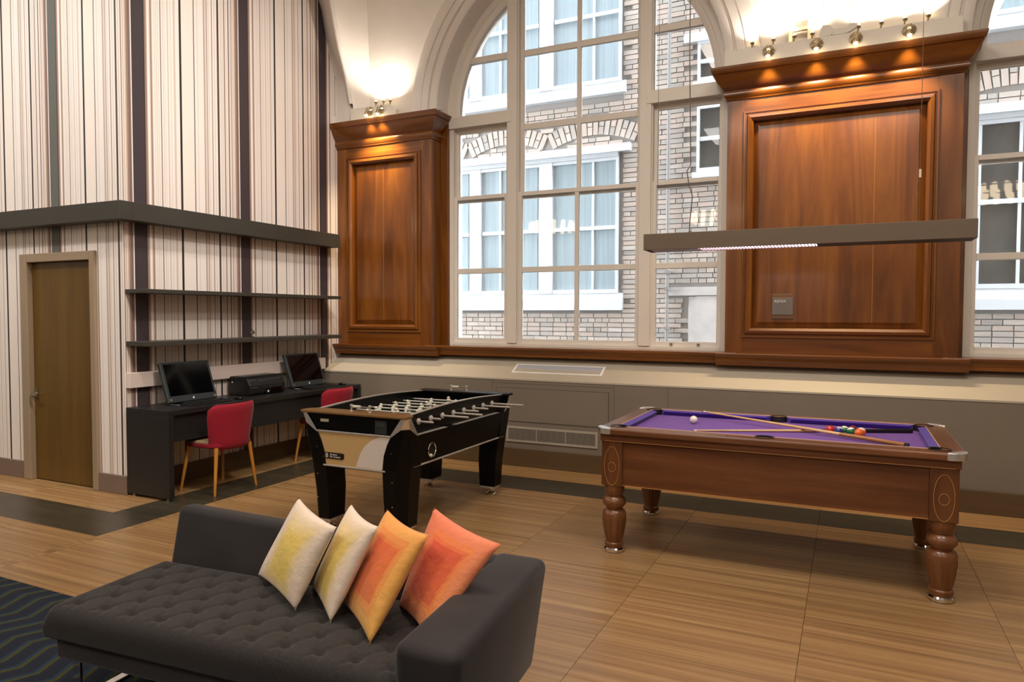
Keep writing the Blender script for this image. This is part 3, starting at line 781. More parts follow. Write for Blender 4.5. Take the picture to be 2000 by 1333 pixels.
def make_chair(label, cx, cy, rz=0.):
    t = thing('desk_chair', label, 'chair', (cx, cy, 0), rz, 'red chairs at the desk')
    L = dict(local=True)
    # seat pad, front is -x
    def outl(k, n, sx=1.0):
        a = 2*PI*k/n; c_, s_ = math.cos(a), math.sin(a)
        ex = .55
        return (-.03+.225*sx*abs(c_)**ex*(1 if c_ > 0 else -1), .235*sx*abs(s_)**ex*(1 if s_ > 0 else -1))
    n = 32; vs = []; rings = [(.93, .405), (.99, .415), (1.0, .43), (.99, .445)]
    for sx, z in rings:
        for k in range(n): x, y = outl(k, n, sx); vs.append((x, y, z))
    fs = [(i*n+k, i*n+(k+1) % n, (i+1)*n+(k+1) % n, (i+1)*n+k) for i in range(3) for k in range(n)]+[tuple(range(n-1, -1, -1)), tuple(range(3*n, 4*n))]
    MB().add(vs, fs).build('seat_shell', 'red_fabric', t, smooth=True, **L)
    vs = []
    for sx, z in [(.97, .445), (.97, .458), (.9, .466)]:
        for k in range(n): x, y = outl(k, n, sx); vs.append((x-.015, y, z))
    fs = [(i*n+k, i*n+(k+1) % n, (i+1)*n+(k+1) % n, (i+1)*n+k) for i in range(2) for k in range(n)]+[tuple(range(n-1, -1, -1)), tuple(range(2*n, 3*n))]
    MB().add(vs, fs).build('seat_pad', 'seat_beige', t, smooth=True, **L)
    # wrapped upholstered back with rounded corners
    def bk(u, v, off):
        s = 2*u-1                      # across
        hw = .215+.05*v
        corner = max(0, abs(s)-.72)/.28
        ztop = .79-.055*corner**2.2
        zb = .385+.02*corner
        z = zb+(ztop-zb)*v
        y = s*hw*(1-.03*corner*(v > .9))
        x = .175+.035*v-.10*abs(s)**2.4 + off
        return (x, y, z)
    nu, nv = 24, 12; th = .042
    vs = []; fs = []
    for off in (0, th):
        for j in range(nv+1):
            for i in range(nu+1):
                u, v = i/nu, j/nv
                ed = min(1, min(u, 1-u)*7, min(v, 1-v)*7)
                o = th*.5 + (off-th*.5)*math.sqrt(max(0.02, 1-(1-ed)**2))
                vs.append(bk(u, v, o))
    K = (nu+1)*(nv+1); id_ = lambda s, i, j: s*K+j*(nu+1)+i
    for j in range(nv):
        for i in range(nu):
            fs.append((id_(0, i, j), id_(0, i, j+1), id_(0, i+1, j+1), id_(0, i+1, j))); fs.append((id_(1, i, j), id_(1, i+1, j), id_(1, i+1, j+1), id_(1, i, j+1)))
    for i in range(nu): fs += [(id_(0, i, 0), id_(0, i+1, 0), id_(1, i+1, 0), id_(1, i, 0)), (id_(0, i, nv), id_(1, i, nv), id_(1, i+1, nv), id_(0, i+1, nv))]
    for j in range(nv): fs += [(id_(0, 0, j), id_(1, 0, j), id_(1, 0, j+1), id_(0, 0, j+1)), (id_(0, nu, j), id_(0, nu, j+1), id_(1, nu, j+1), id_(1, nu, j))]
    MB().add(vs, fs).build('backrest', 'red_fabric', t, smooth='all', **L)
    for sx, sy in ((1, 1), (1, -1), (-1, 1), (-1, -1)):
        x0, x1 = (.15, .18) if sx > 0 else (-.19, -.24)
        MB().tube([(x0, sy*.185, .41), (x1, sy*.235, 0)], [.019, .011], 10).build('leg', 'oak_leg', t, smooth=True, **L)
    return t
make_chair('red fabric chair with oak legs at the near end of the desk', -5.08, 4.565)
make_chair('red fabric chair half hidden behind the football table', -5.08, 6.0, .03)

def make_pc(label, yc, klabel, mlabel, my):
    t = thing('all_in_one_computer', label, 'computer', (-5.36, yc, .7655), 0, 'computers on the desk')
    L = dict(local=True)
    # tilted slab: front face runs from (x .0, z .025) to (x -.12, z .375); facing +x
    c_, s_ = math.cos(math.atan2(.12, .35)), math.sin(math.atan2(.12, .35))
    def T(a, y, d): return (-a*s_+d*c_*1.0, y, .02+a*c_+d*s_)   # a up the slab, d out of the front
    def slab(a0, a1, y0, y1, d0, d1, name, mat, bev=.0, par=None):
        p = [T(a0, y0, d0), T(a0, y0, d1), T(a0, y1, d1), T(a0, y1, d0), T(a1, y0, d0), T(a1, y0, d1), T(a1, y1, d1), T(a1, y1, d0)]
        return MB().hexa(p).build(name, mat, par or t, bevel=bev, seg=3, **L)
    cs = slab(0, .375, -.265, .265, -.04, 0, 'casing', 'grey_plastic', .012)
    slab(.062, .355, -.235, .235, 0, .0012, 'screen', 'screen', par=cs)
    slab(.028, .036, -.004, .004, 0, .0012, 'logo', 'text_white', par=cs) if False else None
    lg = MB(); ctr = T(.032, 0, .001)
    n = 14; vs = []
    for d in (0, .0015):
        for k in range(n): vs.append(T(.032+.009*math.sin(2*PI*k/n), .009*math.cos(2*PI*k/n), d))
    lg.add(vs, [tuple(range(n, 2*n))]+[(k, (k+1) % n, n+(k+1) % n, n+k) for k in range(n)]); lg.build('logo', 'text_white', cs, **L)
    for sy in (-1, 1):
        lg = MB(); vs = []
        for d in (0, .0012):
            for k in range(n): vs.append(T(.03+.011*math.sin(2*PI*k/n), sy*.235+.011*math.cos(2*PI*k/n), d))
        lg.add(vs, [tuple(range(n, 2*n))]+[(k, (k+1) % n, n+(k+1) % n, n+k) for k in range(n)]); lg.build('speaker_cone', 'lamp_metal', cs, **L)
    MB().prism([(-.20, 0), (.045, 0), (.05, .004), (.0, .014), (-.05, .03), (-.09, .10), (-.105, .10), (-.08, .03), (-.20, .008)], 'y', -.11, .11).build('stand', 'grey_plastic', t, bevel=.002, **L)
    MB().tube([(-.02, -.25, .012), (.03, -.235, .006), (.05, -.2, .005)], .005, 6).build('front_foot', 'grey_plastic', t, smooth=True, **L)
    k = thing('keyboard', klabel, 'keyboard', (-5.235, yc+.03, .7655), 0, 'keyboards on the desk')
    MB().prism([(-.07, 0), (.075, 0), (.075, .009), (-.065, .02), (-.07, .018)], 'y', -.225, .225).build('body', 'black_plastic', k, bevel=.003, **L)
    ks = None
    kk = MB().box(-.0075, .0075, -.0075, .0075, 0, .005)
    for r_ in range(5):
        for c2 in range(19):
            if c2 == 15: continue
            p = (-.05+r_*.0225, -.205+c2*.0228, .0195-(r_*.0225+.015)*.079)
            if ks is None: ks = kk.build('key', 'key_plastic', k, **L); o = ks; o.location = p
            else: part_copy(ks, k, p)
    if mlabel:
        ms = MB().sphere((0, 0, 0), 1, 14, 10).build('computer_mouse', 'black_plastic', smooth='all')
        ms.data.transform(Matrix.Diagonal((.052, .03, .018, 1))); ms.data.transform(Matrix.Translation((0, 0, .012)))
        bmx = bmesh.new(); bmx.from_mesh(ms.data)
        for vv in bmx.verts: vv.co.z = max(vv.co.z, 0)
        bmx.to_mesh(ms.data); bmx.free()
        ms.location = (-5.22, my, .7655); tag(ms, mlabel, 'mouse', 'computer mice')
make_pc('black all-in-one computer at the near end of the desk', 4.525, 'black keyboard in front of the near computer', 'black mouse between near keyboard and printer', 4.9)
make_pc('black all-in-one computer at the window end of the desk', 6.05, 'black keyboard in front of the computer by the window', 'black mouse beside the far keyboard', 6.42)

pr_ = thing('printer', 'black inkjet printer between the two computers', 'printer', (-5.44, 5.36, .7655))
L = dict(local=True)
MB().prism([(-.14, 0), (.13, 0), (.145, .02), (.145, .10), (.11, .165), (.06, .188), (-.12, .188), (-.14, .17)], 'y', -.24, .24).build('body', 'black_plastic', pr_, bevel=.01, seg=3, **L)
MB().prism([(.1455, .012), (.1475, .012), (.1475, .062), (.1455, .062)], 'y', -.05, .19).build('paper_tray', 'screen', pr_, **L)
MB().prism([(.146, .075), (.149, .075), (.116, .160), (.113, .160)], 'y', -.1, .2).build('glossy_lid', 'screen', pr_, **L)
MB().prism([(.146, .075), (.1485, .075), (.1155, .160), (.113, .160)], 'y', -.23, -.13).build('control_panel', 'grey_plastic', pr_, **L)
MB().lathe([(.011, .1475), (.011, .149)], (0, 0.0, .03), 12, 'x').build('logo', 'text_white', pr_, **L)
MB().lathe([(.008, -.242), (.008, -.2405)], (-.09, 0, .13), 10, 'y').build('side_button', 'text_white', pr_, **L)

# ================================================================ FOOTBALL TABLE
ft = thing('football_table', 'black table football table with chrome corners and cream front', 'football table', (-3.13, 4.78, 0))
FX0, FX1, FY0, FY1 = -3.575, -2.685, 3.975, 5.585
# body sides: lower cabinet flares out to a ledge at z .735
for sx in (-1, 1):
    xo = FX1 if sx > 0 else FX0
    X = lambda d: xo - sx*d
    MB().prism([(X(0), .735), (X(.0), .73), (X(.022), .515), (X(.04), .515), (X(.04), .735)], 'y', FY0+.08, FY1-.08).build('side_panel', 'fooz_black', ft, bevel=.002)
    # ledge strip in two runs with a dip between
    MB().box(min(X(-.002), X(.03)), max(X(-.002), X(.03)), 4.06, 4.5, .735, .739).build('ledge_strip', 'trim_silver', ft)
    MB().box(min(X(-.002), X(.03)), max(X(-.002), X(.03)), 4.63, 5.36, .735, .739).build('ledge_strip', 'trim_silver', ft)
    MB().tube([(X(.02), FY0+.1, .515), (X(.02), FY1-.1, .515)], .007, 8).build('bottom_trim', 'trim_silver', ft, smooth=True)
    # arched upper wall that the rods pass through
    N = 20; vs = []
    for k in range(N+1):
        y = FY0+.03+(FY1-FY0-.06)*k/N; zt = .868+.03*math.sin(PI*k/N)
        vs += [(X(.035), y, .70), (X(.075), y, .70), (X(.075), y, zt), (X(.035), y, zt)]
    fs = [(k*4+i, k*4+(i+1) % 4, (k+1)*4+(i+1) % 4, (k+1)*4+i) for k in range(N) for i in range(4)]+[(0, 1, 2, 3), (N*4+3, N*4+2, N*4+1, N*4)]
    sw = MB().add(vs, fs).build('side_wall', 'fooz_black', ft)
    vs = []
    for k in range(N+1):
        y = FY0+.05+(FY1-FY0-.1)*k/N; zt = .869+.03*math.sin(PI*(y-FY0-.03)/(FY1-FY0-.06))
        vs += [(X(.032), y, zt), (X(.058), y, zt), (X(.058), y, zt+.006), (X(.032), y, zt+.006)]
    MB().add(vs, fs).build('top_trim', 'trim_silver', sw)
# playing field
B(FX0+.075, FX1-.075, FY0+.05, FY1-.05, .70, .715).build('playing_field', 'fooz_field', ft)
B(FX0+.04, FX1-.04, FY0+.06, FY1-.06, .51, .53).build('bottom_board', 'fooz_black', ft)
# end walls
for y0, y1, nm in ((FY0-.01, FY0+.06, 'f'), (FY1-.06, FY1+.01, 'b')):
    B(FX0+.03, FX1-.03, y0, y1, .735, .865).build('end_wall', 'fooz_black', ft, bevel=.004)
# brown front rail top and black rear one
MB().prism([(FX0-.015, FY0-.03), (FX1+.012, FY0-.03), (FX1+.012, FY0+.06), (FX1-.05, FY0+.12), (FX0+.05, FY0+.12), (FX0-.015, FY0+.06)], 'z', .862, .882).build('end_rail', 'fooz_brown', ft, bevel=.006)
MB().prism([(FX0-.015, FY1+.03), (FX1+.012, FY1+.03), (FX1+.012, FY1-.06), (FX1-.05, FY1-.12), (FX0+.05, FY1-.12), (FX0-.015, FY1-.06)], 'z', .862, .884).build('end_rail', 'fooz_black', ft, bevel=.006)
# cream end panel with pale swoosh, chrome strip
for fy, dr in ((FY0, -1), (FY1, 1)):
    y0, y1 = sorted((fy-dr*.03, fy+dr*.006))
    ep = MB().prism([(-3.46, .735), (-2.795, .735), (-2.865, .505), (-2.90, .495), (-3.36, .495), (-3.385, .505)], 'y', y0, y1).build('end_panel', 'fooz_cream', ft, bevel=.002)
    pts = [(-2.797, .728)]+[(-2.90-.17*(k/10)**.8*1.0, .728-.225*(k/10)**1.5) for k in range(11)]
    sw = [(-2.80, .728), (-2.90, .728), (-2.98, .695), (-3.03, .655), (-3.07, .60), (-3.11, .50), (-2.90, .4985), (-2.868, .508)]
    MB().prism(sw, 'y', *sorted((fy+dr*.006, fy+dr*.0075))).build('swoosh', 'fooz_white', ep)
    B(-3.47, -2.79, *sorted((fy-dr*.02, fy+dr*.014)), .728, .742).build('chrome_strip', 'chrome_soft', ep, bevel=.003)
    B(-3.40, -2.86, *sorted((fy-dr*.02, fy+dr*.01)), .485, .497).build('lower_strip', 'trim_silver', ep, bevel=.002)
    if dr < 0:
        lp = MB().prism([(-3.40, .585), (-3.225, .585), (-3.212, .578), (-3.212, .55), (-3.225, .540), (-3.40, .540)], 'y', fy-.0105, fy-.006).build('name_plate', 'label_black', ep)
        text('plate_letter', 'B', .045, 'text_white', ft, (-3.376, fy-.011, .548), (1, 0, 0), (0, 0, 1))
        text('plate_lettering', 'European\nBar Company', .0165, 'text_white', ft, (-3.335, fy-.011, .567), (1, 0, 0), (0, 0, 1))
# black name strip details on the front
cs = B(-2.937, -2.842, FY0-.013, FY0-.009, .748, .838).build('coin_plate', 'grey_plastic', ft, bevel=.001)
MB().box(-2.939, -2.937, FY0-.015, FY0-.009, .748, .84).box(-2.842, -2.84, FY0-.015, FY0-.009, .748, .84).box(-2.939, -2.84, FY0-.015, FY0-.009, .838, .84).build('coin_plate_trim', 'chrome', cs)
for x in (-2.915, -2.89, -2.865): B(x-.007, x+.007, FY0-.0155, FY0-.013, .80, .828).build('coin_slot', 'steel', cs)
B(-3.418, -3.345, FY0-.0125, FY0-.01, .803, .824).build('front_sticker', 'grille_grey', ft)
# legs: chunky, chamfered, sweeping in from the chrome corners
def fleg(sx, sy):
    xo = FX1 if sx > 0 else FX0; yo = FY1 if sy > 0 else FY0
    X = lambda d: xo - sx*d
    Y = lambda d: yo - sy*d
    # cross-section (inset x, inset y) at heights: outer corner chamfered
    def sec(xi, xo_, yi, yo_, ch): return [(X(xo_+ch), Y(yo_)), (X(xi), Y(yo_)), (X(xi), Y(yi)), (X(xo_), Y(yi)), (X(xo_), Y(yo_+ch))]
    hs = [(.085, sec(.20, .052, .20, .028, .05)), (.30, sec(.205, .04, .21, .01, .06)), (.50, sec(.20, .015, .20, -.008, .07)), (.60, sec(.185, .005, .18, -.012, .06)), (.68, sec(.155, 0., .15, -.014, .045)), (.735, sec(.125, -.003, .12, -.014, .035)), (.79, sec(.085, -.005, .08, -.014, .028))]
    vs = [(x, y, z) for z, s_ in hs for x, y in s_]; n = 5
    fs = [(i*n+k, i*n+(k+1) % n, (i+1)*n+(k+1) % n, (i+1)*n+k) for i in range(len(hs)-1) for k in range(n)]+[tuple(range(n)), tuple(range(len(hs)*n-1, len(hs)*n-n-1, -1))]
    lg = MB().add(vs, fs).build('leg', 'fooz_black', ft, bevel=.004)
    # chrome corner cap
    a = [(X(.035), Y(-.022)), (X(-.014), Y(.03)), (X(.03), Y(.035))]
    hs = [(.735, sec(.128, -.006, .125, -.018, .034)), (.79, sec(.088, -.008, .085, -.018, .028)), (.862, sec(.03, -.012, .03, -.02, .022))]
    q = [(X(.034), Y(-.02), .775), (X(-.008), Y(.026), .775), (X(.09), Y(-.016), .79), (X(.132), Y(-.014), .735), (X(-.006), Y(.09), .79), (X(-.004), Y(.128), .735)]
    vs = [(X(.004), Y(-.022), .865), (X(-.012), Y(.0), .865), (X(.035), Y(-.019), .865), (X(.132), Y(-.0165), .735), (X(.118), Y(-.0165), .733), (X(.034), Y(-.021), .79), (X(-.008), Y(.026), .79), (X(-.0055), Y(.118), .733), (X(-.0055), Y(.132), .735), (X(-.010), Y(.035), .865)]
    MB().add(vs, [(0, 2, 3, 4, 5), (0, 5, 6, 1), (1, 6, 7, 8, 9)]).build('chrome_cap', 'chrome_soft', lg)
    MB().prism([(p[0], p[1]) for p in sec(.195, .06, .195, .035, .05)], 'z', .068, .085).build('foot_plate', 'trim_silver', lg)
    fc = ((X(.125)), Y(.115))
    MB().lathe([(.048, 0), (.05, .008), (.04, .02), (.014, .028), (.014, .069)], (fc[0], fc[1], 0), 20).build('levelling_foot', 'chrome', lg, smooth=True)
    for z in (.25, .42, .62):
        MB().lathe([(.006, 0), (.006, .002)], (X(.12), Y(0)+sy*(.0135 if z > .5 else .004), z), 8, 'y').build('bolt', 'steel', lg)
for sx in (-1, 1):
    for sy in (-1, 1): fleg(sx, sy)
# ball return on the right side
vs = []; n = 28
MB().tube([(FX1-.008+.002, 4.304+.05*math.cos(2*PI*k/n), .60+.05*math.sin(2*PI*k/n)) for k in range(n+1)], .006, 6).build('ball_return_ring', 'chrome', ft, smooth=True)
MB().lathe([(.048, FX1-.016), (.048, FX1-.010)], (0, 4.304, .60), 24, 'x').build('ball_return_cup', 'pocket', ft)
MB().sphere((FX1-.002, 4.28, .565), .012).build('ball_return_ball', 'figure_white', ft, smooth='all')
# score/cup handles on the two end rails
for y in (FY0+.045, FY1-.045):
    hx0, hx1 = (-3.185, -3.025) if y < 4.5 else (-3.26, -3.10)
    h = MB()
    for x in (hx0, hx1): h.lathe([(.013, .882), (.013, .887), (.007, .89), (.007, .915), (.012, .92), (.012, .93), (.004, .934)], (x, y, 0), 10)
    hd = h.build('score_post', 'trim_silver', ft, smooth=True)
    MB().tube([(hx0, y, .918), (hx1, y, .918)], .004, 6).build('score_bar', 'chrome', hd, smooth=True)
    for k in range(6): MB().lathe([(.010, hx0+.015+k*.011), (.011, hx0+.019+k*.011), (.010, hx0+.023+k*.011)], (0, y, .918), 10, 'x').build('score_bead', 'figure_white', hd, smooth=True)
# rods with players
pl = MB()
pl.lathe([(.004, -.062), (.012, -.060), (.014, -.045), (.010, -.02), (.016, -.006), (.018, .012), (.012, .022), (.005, .024)], (0, 0, 0), 10).sphere((0, 0, .034), .013, 10, 8)
pl.v = [(x*1.05, y*1.0, z*.8) for x, y, z in pl.v]
plm = None
counts = [1, 2, 3, 5, 5, 3, 2, 1]; shift = [.03, -.06, .02, -.03, .05, -.04, .06, -.02]; ext_r = [.09, .05, .19, .22, .10, .10, .22, .26]
for k in range(8):
    y = 4.165+k*.161; z = .822
    rd = thing('x', '', '') if False else None
    rod = MB().tube([(FX0-.14, y, z), (FX1+ext_r[k], y, z)], .0075, 10).build('rod', 'trim_silver', ft, smooth=True)
    for sx, xo in ((1, FX1-.033), (-1, FX0+.033)):
        MB().lathe([(.022, xo-.004*sx), (.024, xo+.006*sx), (.016, xo+.014*sx), (.012, xo+.016*sx)], (0, y, z), 14, 'x').build('bearing', 'trim_silver', rod, smooth=True)
    side = -1 if k in (0, 1, 3, 5) else -1
    MB().lathe([(.012, FX0-.14), (.017, FX0-.135), (.016, FX0-.06), (.018, FX0-.035), (.012, FX0-.03)], (0, y, z), 12, 'x').build('grip', 'black_plastic', rod, smooth=True)
    sp_ = {1: 0, 2: .24, 3: .19, 5: .125}[counts[k]]
    for c in range(counts[k]):
        x = -3.13+(c-(counts[k]-1)/2)*sp_+shift[k]*.5
        tilt = (.3, -.4, .9, -1.1, .5, 1.2, -.8, .2)[k]
        if plm is None:
            plm = pl.build('player', 'figure_white', rod, smooth=True, local=True); o = plm
        else: o = part_copy(plm, rod)
        o.location = INV[ft.name] @ Vector((x, y, z)); o.rotation_euler = (tilt*.45, 0, 0)
MB().tube([(FX0+.09, 4.05+.03*math.cos(a_*.35), .80+.03*math.sin(a_*.35)) for a_ in range(19)], .005, 6).build('ball_entry_ring', 'chrome', ft, smooth=True)
B(-2.97, -2.89, 4.085, 4.092, .80, .872).build('score_card', 'vent_mesh', ft) if 'vent_mesh' in MATS else None

# ================================================================ POOL TABLE
pt = thing('pool_table', 'walnut pool table with purple cloth and turned legs', 'pool table', (-.455, 4.99, 0))
PX0, PX1, PY0, PY1, PZ = -1.49, .585, 4.395, 5.575, .833
cx0, cx1, cy0, cy1 = -1.46, .55, 4.43, 5.545   # cabinet
def apron(x0, x1, y0, y1, nm='apron', mat='pool_wood'): return B(x0, x1, y0, y1, .455, .745).build(nm, mat, pt, bevel=.002)
apron(cx0+.14, cx1-.14, cy0+.012, cy0+.04); apron(cx0+.14, cx1-.14, cy1-.04, cy1-.012)
apron(cx0+.012, cx0+.04, cy0+.14, cy1-.14); apron(cx1-.04, cx1-.012, cy0+.14, cy1-.14)
for x0, x1 in ((cx0, cx0+.14), (cx1-.14, cx1)):
    for y0, y1 in ((cy0, cy0+.14), (cy1-.14, cy1)):
        po = B(x0, x1, y0, y1, .45, .745).build('corner_post', 'pool_wood_v', pt, bevel=.003)
        fy = y0 if y0 < 5 else y1; sg = -1 if y0 < 5 else 1
        xc_ = (x0+x1)/2
        def oval(rx, rz, zc, rw):
            MB().tube([(xc_+rx*math.cos(2*PI*k/36), fy+sg*.0004, zc+rz*math.sin(2*PI*k/36)) for k in range(37)], rw, 5).build('oval_inlay', 'inlay', po, smooth=True)
        oval(.05, .128, .582, .0016); oval(.025, .031, .575, .0014)
        lx, ly = (x0+.068 if x0 < 0 else x0+.072), (y0+y1)/2
        prof = [(.058, .005), (.058, .035), (.062, .045), (.062, .06), (.052, .068), (.055, .075), (.068, .15), (.077, .22), (.078, .255), (.070, .275), (.052, .287), (.056, .297), (.076, .32), (.078, .34), (.070, .36), (.052, .373), (.058, .382), (.058, .39), (.062, .395), (.066, .42), (.067, .452)]
        lg = MB().lathe(prof, (lx, ly, 0), 28).build('leg', 'pool_wood_v', pt, smooth=True)
        MB().lathe([(.062, 0), (.066, .004), (.067, .022), (.06, .03), (.055, .03)], (lx, ly, 0), 28).build('chrome_foot', 'chrome', lg, smooth=True)
        for k in range(10):
            a = 2*PI*(k+.5)/10
            MB().tube([(lx+(r_+.0005)*math.cos(a), ly+(r_+.0005)*math.sin(a), h) for r_, h in ((.0565, .085), (.0672, .15), (.0755, .215), (.0765, .235))], [.0015, .004, .004, .0015], 5).build('flute_rib', 'pool_wood_v', lg, smooth=True)
# frieze under the rail with inlay lines
MB().box(cx0-.008, cx1+.008, cy0-.008, cy1+.008, .745, .795).build('frieze', 'pool_wood', pt, bevel=.003)
for z_, o_ in ((.7475, .0095), (.4565, -.0105)):
    MB().box(cx0+.02, cx1-.02, cy0-o_, cy0-o_+.002, z_-.002, z_+.002).build('inlay_line', 'inlay', pt)
# rails with bullnose outer edge, mitred; cloth cushions inside
def rail(nm, x0, x1, y0, y1): B(x0, x1, y0, y1, .79, PZ).build(nm, 'pool_wood', pt, bevel=.012, seg=3)
RWd = .115
rail('rail', PX0+.06, PX1-.06, PY0, PY0+RWd); rail('rail', PX0+.06, PX1-.06, PY1-RWd, PY1)
rail('rail', PX0, PX0+RWd, PY0+.06, PY1-.06); rail('rail', PX1-RWd, PX1, PY0+.06, PY1-.06)
for sx, x in ((-1, PX0), (1, PX1)):
    for sy, y in ((-1, PY0), (1, PY1)):
        n = 8; R_ = .07
        cxx, cyy = x-sx*R_, y-sy*R_
        pts = [(x-sx*.125, y), ] if False else []
        arc = [(cxx+sx*(R_+.004)*math.sin(PI/2*k/n), cyy+sy*(R_+.004)*math.cos(PI/2*k/n)) for k in range(n+1)]
        poly = [(x-sx*.10, y+sy*.004)]+arc+[(x+sx*.004, y-sy*.10), (x-sx*.03, y-sy*.09), (x-sx*.09, y-sy*.03)]
        MB().prism(poly, 'z', .794, PZ+.003).build('corner_cap', 'chrome_soft', pt, bevel=.004, seg=2)
bz = .797
B(PX0+RWd-.02, PX1-RWd+.02, PY0+RWd-.02, PY1-RWd+.02, .78, bz).build('cloth_bed', 'felt', pt)
# cushions: six lengths, nose overhanging the bed
ix0, ix1, iy0, iy1 = PX0+RWd, PX1-RWd, PY0+RWd, PY1-RWd
xm = (ix0+ix1)/2; cw = .05
def cushion(p, q, inward):
    p, q, inn = Vector(p), Vector(q), Vector(inward); t_ = (q-p).normalized()
    prof = [(0, PZ-.001), (.014, PZ+.001), (cw, PZ-.006), (cw-.004, PZ-.014), (cw-.02, bz+.001), (0, bz+.001)]
    vs = []
    for e, s_ in ((p, 1), (q, -1)):
        for d, z_ in prof:
            w_ = e+inn*d+t_*s_*d*.7; vs.append((w_.x, w_.y, z_))
    n = len(prof)
    c = MB().add(vs, [(i, (i+1) % n, n+(i+1) % n, n+i) for i in range(n)]+[tuple(range(n)), tuple(range(2*n-1, n-1, -1))]).build('cushion', 'cushion_felt', pt)
    a, b_ = p-inn*.0, q-inn*.0
    l_ = MB().tube([(a.x, a.y, PZ+.001), (b_.x, b_.y, PZ+.001)], .0035, 6).build('cushion_trim', 'rail_line', c)
g = .06; gm = .055
for y, d in ((iy0, (0, 1)), (iy1, (0, -1))):
    cushion((ix0+g, y), (xm-gm, y), d); cushion((xm+gm, y), (ix1-g, y), d)
cushion((ix0, iy0+g), (ix0, iy1-g), (1, 0)); cushion((ix1, iy0+g), (ix1, iy1-g), (-1, 0))
def pocket(x, y, r_):
    n = 20
    MB().lathe([(r_, bz+.0015), (r_*.98, bz+.0015)], (x, y, 0), n).build('pocket_hole', 'pocket', pt)
    MB().add([(x+rr*math.cos(2*PI*k/n), y+rr*math.sin(2*PI*k/n), zz) for rr, zz in ((r_, bz), (r_+.012, bz), (r_+.012, PZ+.003), (r_, PZ+.003)) for k in range(n)],
             [(i*n+k, i*n+(k+1) % n, ((i+1) % 4)*n+(k+1) % n, ((i+1) % 4)*n+k) for i in range(4) for k in range(n)]).build('pocket_collar', 'pocket', pt, smooth=True)
for x in (ix0+.008, ix1-.008):
    for y in (iy0+.008, iy1-.008): pocket(x, y, .048)
for y in (iy0-.012, iy1+.012): pocket(xm, y, .046)

# balls: a loose triangle and the cue ball
def ball_mat(nm, col, stripe):
    m, nt, b = base(nm); b.inputs['Roughness'].default_value = .08; b.inputs['Coat Weight'].default_value = .5
    if not stripe: b.inputs['Base Color'].default_value = lin(col); return
    tc = nn(nt, 'ShaderNodeTexCoord'); sp = nn(nt, 'ShaderNodeSeparateXYZ'); nt.links.new(tc.outputs['Object'], sp.inputs[0])
    a = nn(nt, 'ShaderNodeMath', operation='ABSOLUTE'); nt.links.new(sp.outputs[2], a.inputs[0])
    g_ = nn(nt, 'ShaderNodeMath', operation='GREATER_THAN'); nt.links.new(a.outputs[0], g_.inputs[0]); g_.inputs[1].default_value = .0155
    mx = nn(nt, 'ShaderNodeMixRGB'); nt.links.new(g_.outputs[0], mx.inputs[0]); mx.inputs[1].default_value = lin(col); mx.inputs[2].default_value = lin('efe6d8'); nt.links.new(mx.outputs[0], b.inputs['Base Color'])
BC = {'red': 'c8281c', 'blue': '23307e', 'purple': '4a2a78', 'green': '0f6a3c', 'orange': 'ee6a1c', 'maroon': '6e1a24', 'yellow': 'e8b020'}
for k_, v_ in BC.items():
    ball_mat('ball_'+k_, v_, False); ball_mat('ball_stripe_'+k_, v_, True)
ball_mat('ball_white', 'f0e8d8', False)
RB = .0285
def ball(x, y, mat, label, rot=(0, 0, 0), group='coloured pool balls in a cluster'):
    o = MB().sphere((0, 0, 0), RB, 24, 14).build('pool_ball', mat, smooth='all'); o.location = (x, y, bz+RB+.0004); o.rotation_euler = rot
    tag(o, label, 'ball', group)
ball(-.99, 5.08, 'ball_white', 'white cue ball alone on the purple cloth', group='pool balls')
BL = [((-.10, 5.03), 'ball_red', 'solid red pool ball at the left tip of the cluster', (0, 0, 0)),
      ((-.05, 4.998), 'ball_stripe_blue', 'white and blue striped pool ball behind the pale cue', (-.35, .3, 0)),
      ((-.017, 5.05), 'ball_stripe_green', 'green striped pool ball with a white cap facing up', (-.25, .1, 0)),
      ((.022, 5.0), 'ball_stripe_green', 'green striped pool ball beside the solid orange one', (-.2, -.2, 0)),
      ((.067, 4.962), 'ball_orange', 'solid orange pool ball closest to the front rail', (0, 0, 0)),
      ((.08, 5.024), 'ball_stripe_orange', 'orange striped pool ball behind the solid orange one', (-.1, .2, 0)),
      ((.032, 5.086), 'ball_maroon', 'solid maroon pool ball at the rear of the cluster', (0, 0, 0))]
for (x, y), mt, lb, rt in BL: ball(x, y, mt, lb, rt)
# cues
def cue(name, label, tip, butt, mats, zt, zb, rtip=.0055, rbutt=.0135):
    a, b_ = Vector((tip[0], tip[1], zt)), Vector((butt[0], butt[1], zb))
    t = thing(name, label, 'cue', tuple((a+b_)/2), 0, 'pool cues')
    P = lambda s: tuple(a+(b_-a)*s); Rr_ = lambda s: rtip+(rbutt-rtip)*s
    MB().tube([P(0), P(.006)], rtip*.9, 12).build('tip', 'cue_dark', t, smooth=True)
    MB().tube([P(.006), P(.02)], Rr_(0), 12).build('ferrule', 'text_white', t, smooth=True)
    MB().tube([P(.02), P(mats[2])], [Rr_(.02), Rr_(mats[2])], 12).build('shaft', mats[0], t, smooth=True)
    MB().tube([P(mats[2]), P(.985)], [Rr_(mats[2])+.0008, Rr_(.985)], 12).build('butt', mats[1], t, smooth=True)
    MB().tube([P(.985), P(1)], Rr_(1)*1.02, 12).build('end_cap', 'cue_dark', t, smooth=True)
cue('pool_cue', 'pale wooden pool cue lying across the other cue toward the front rail', (-.985, 5.39), (.325, 4.70), ('cue_wood', 'cue_butt', .72), bz+.0515, bz+.0145)
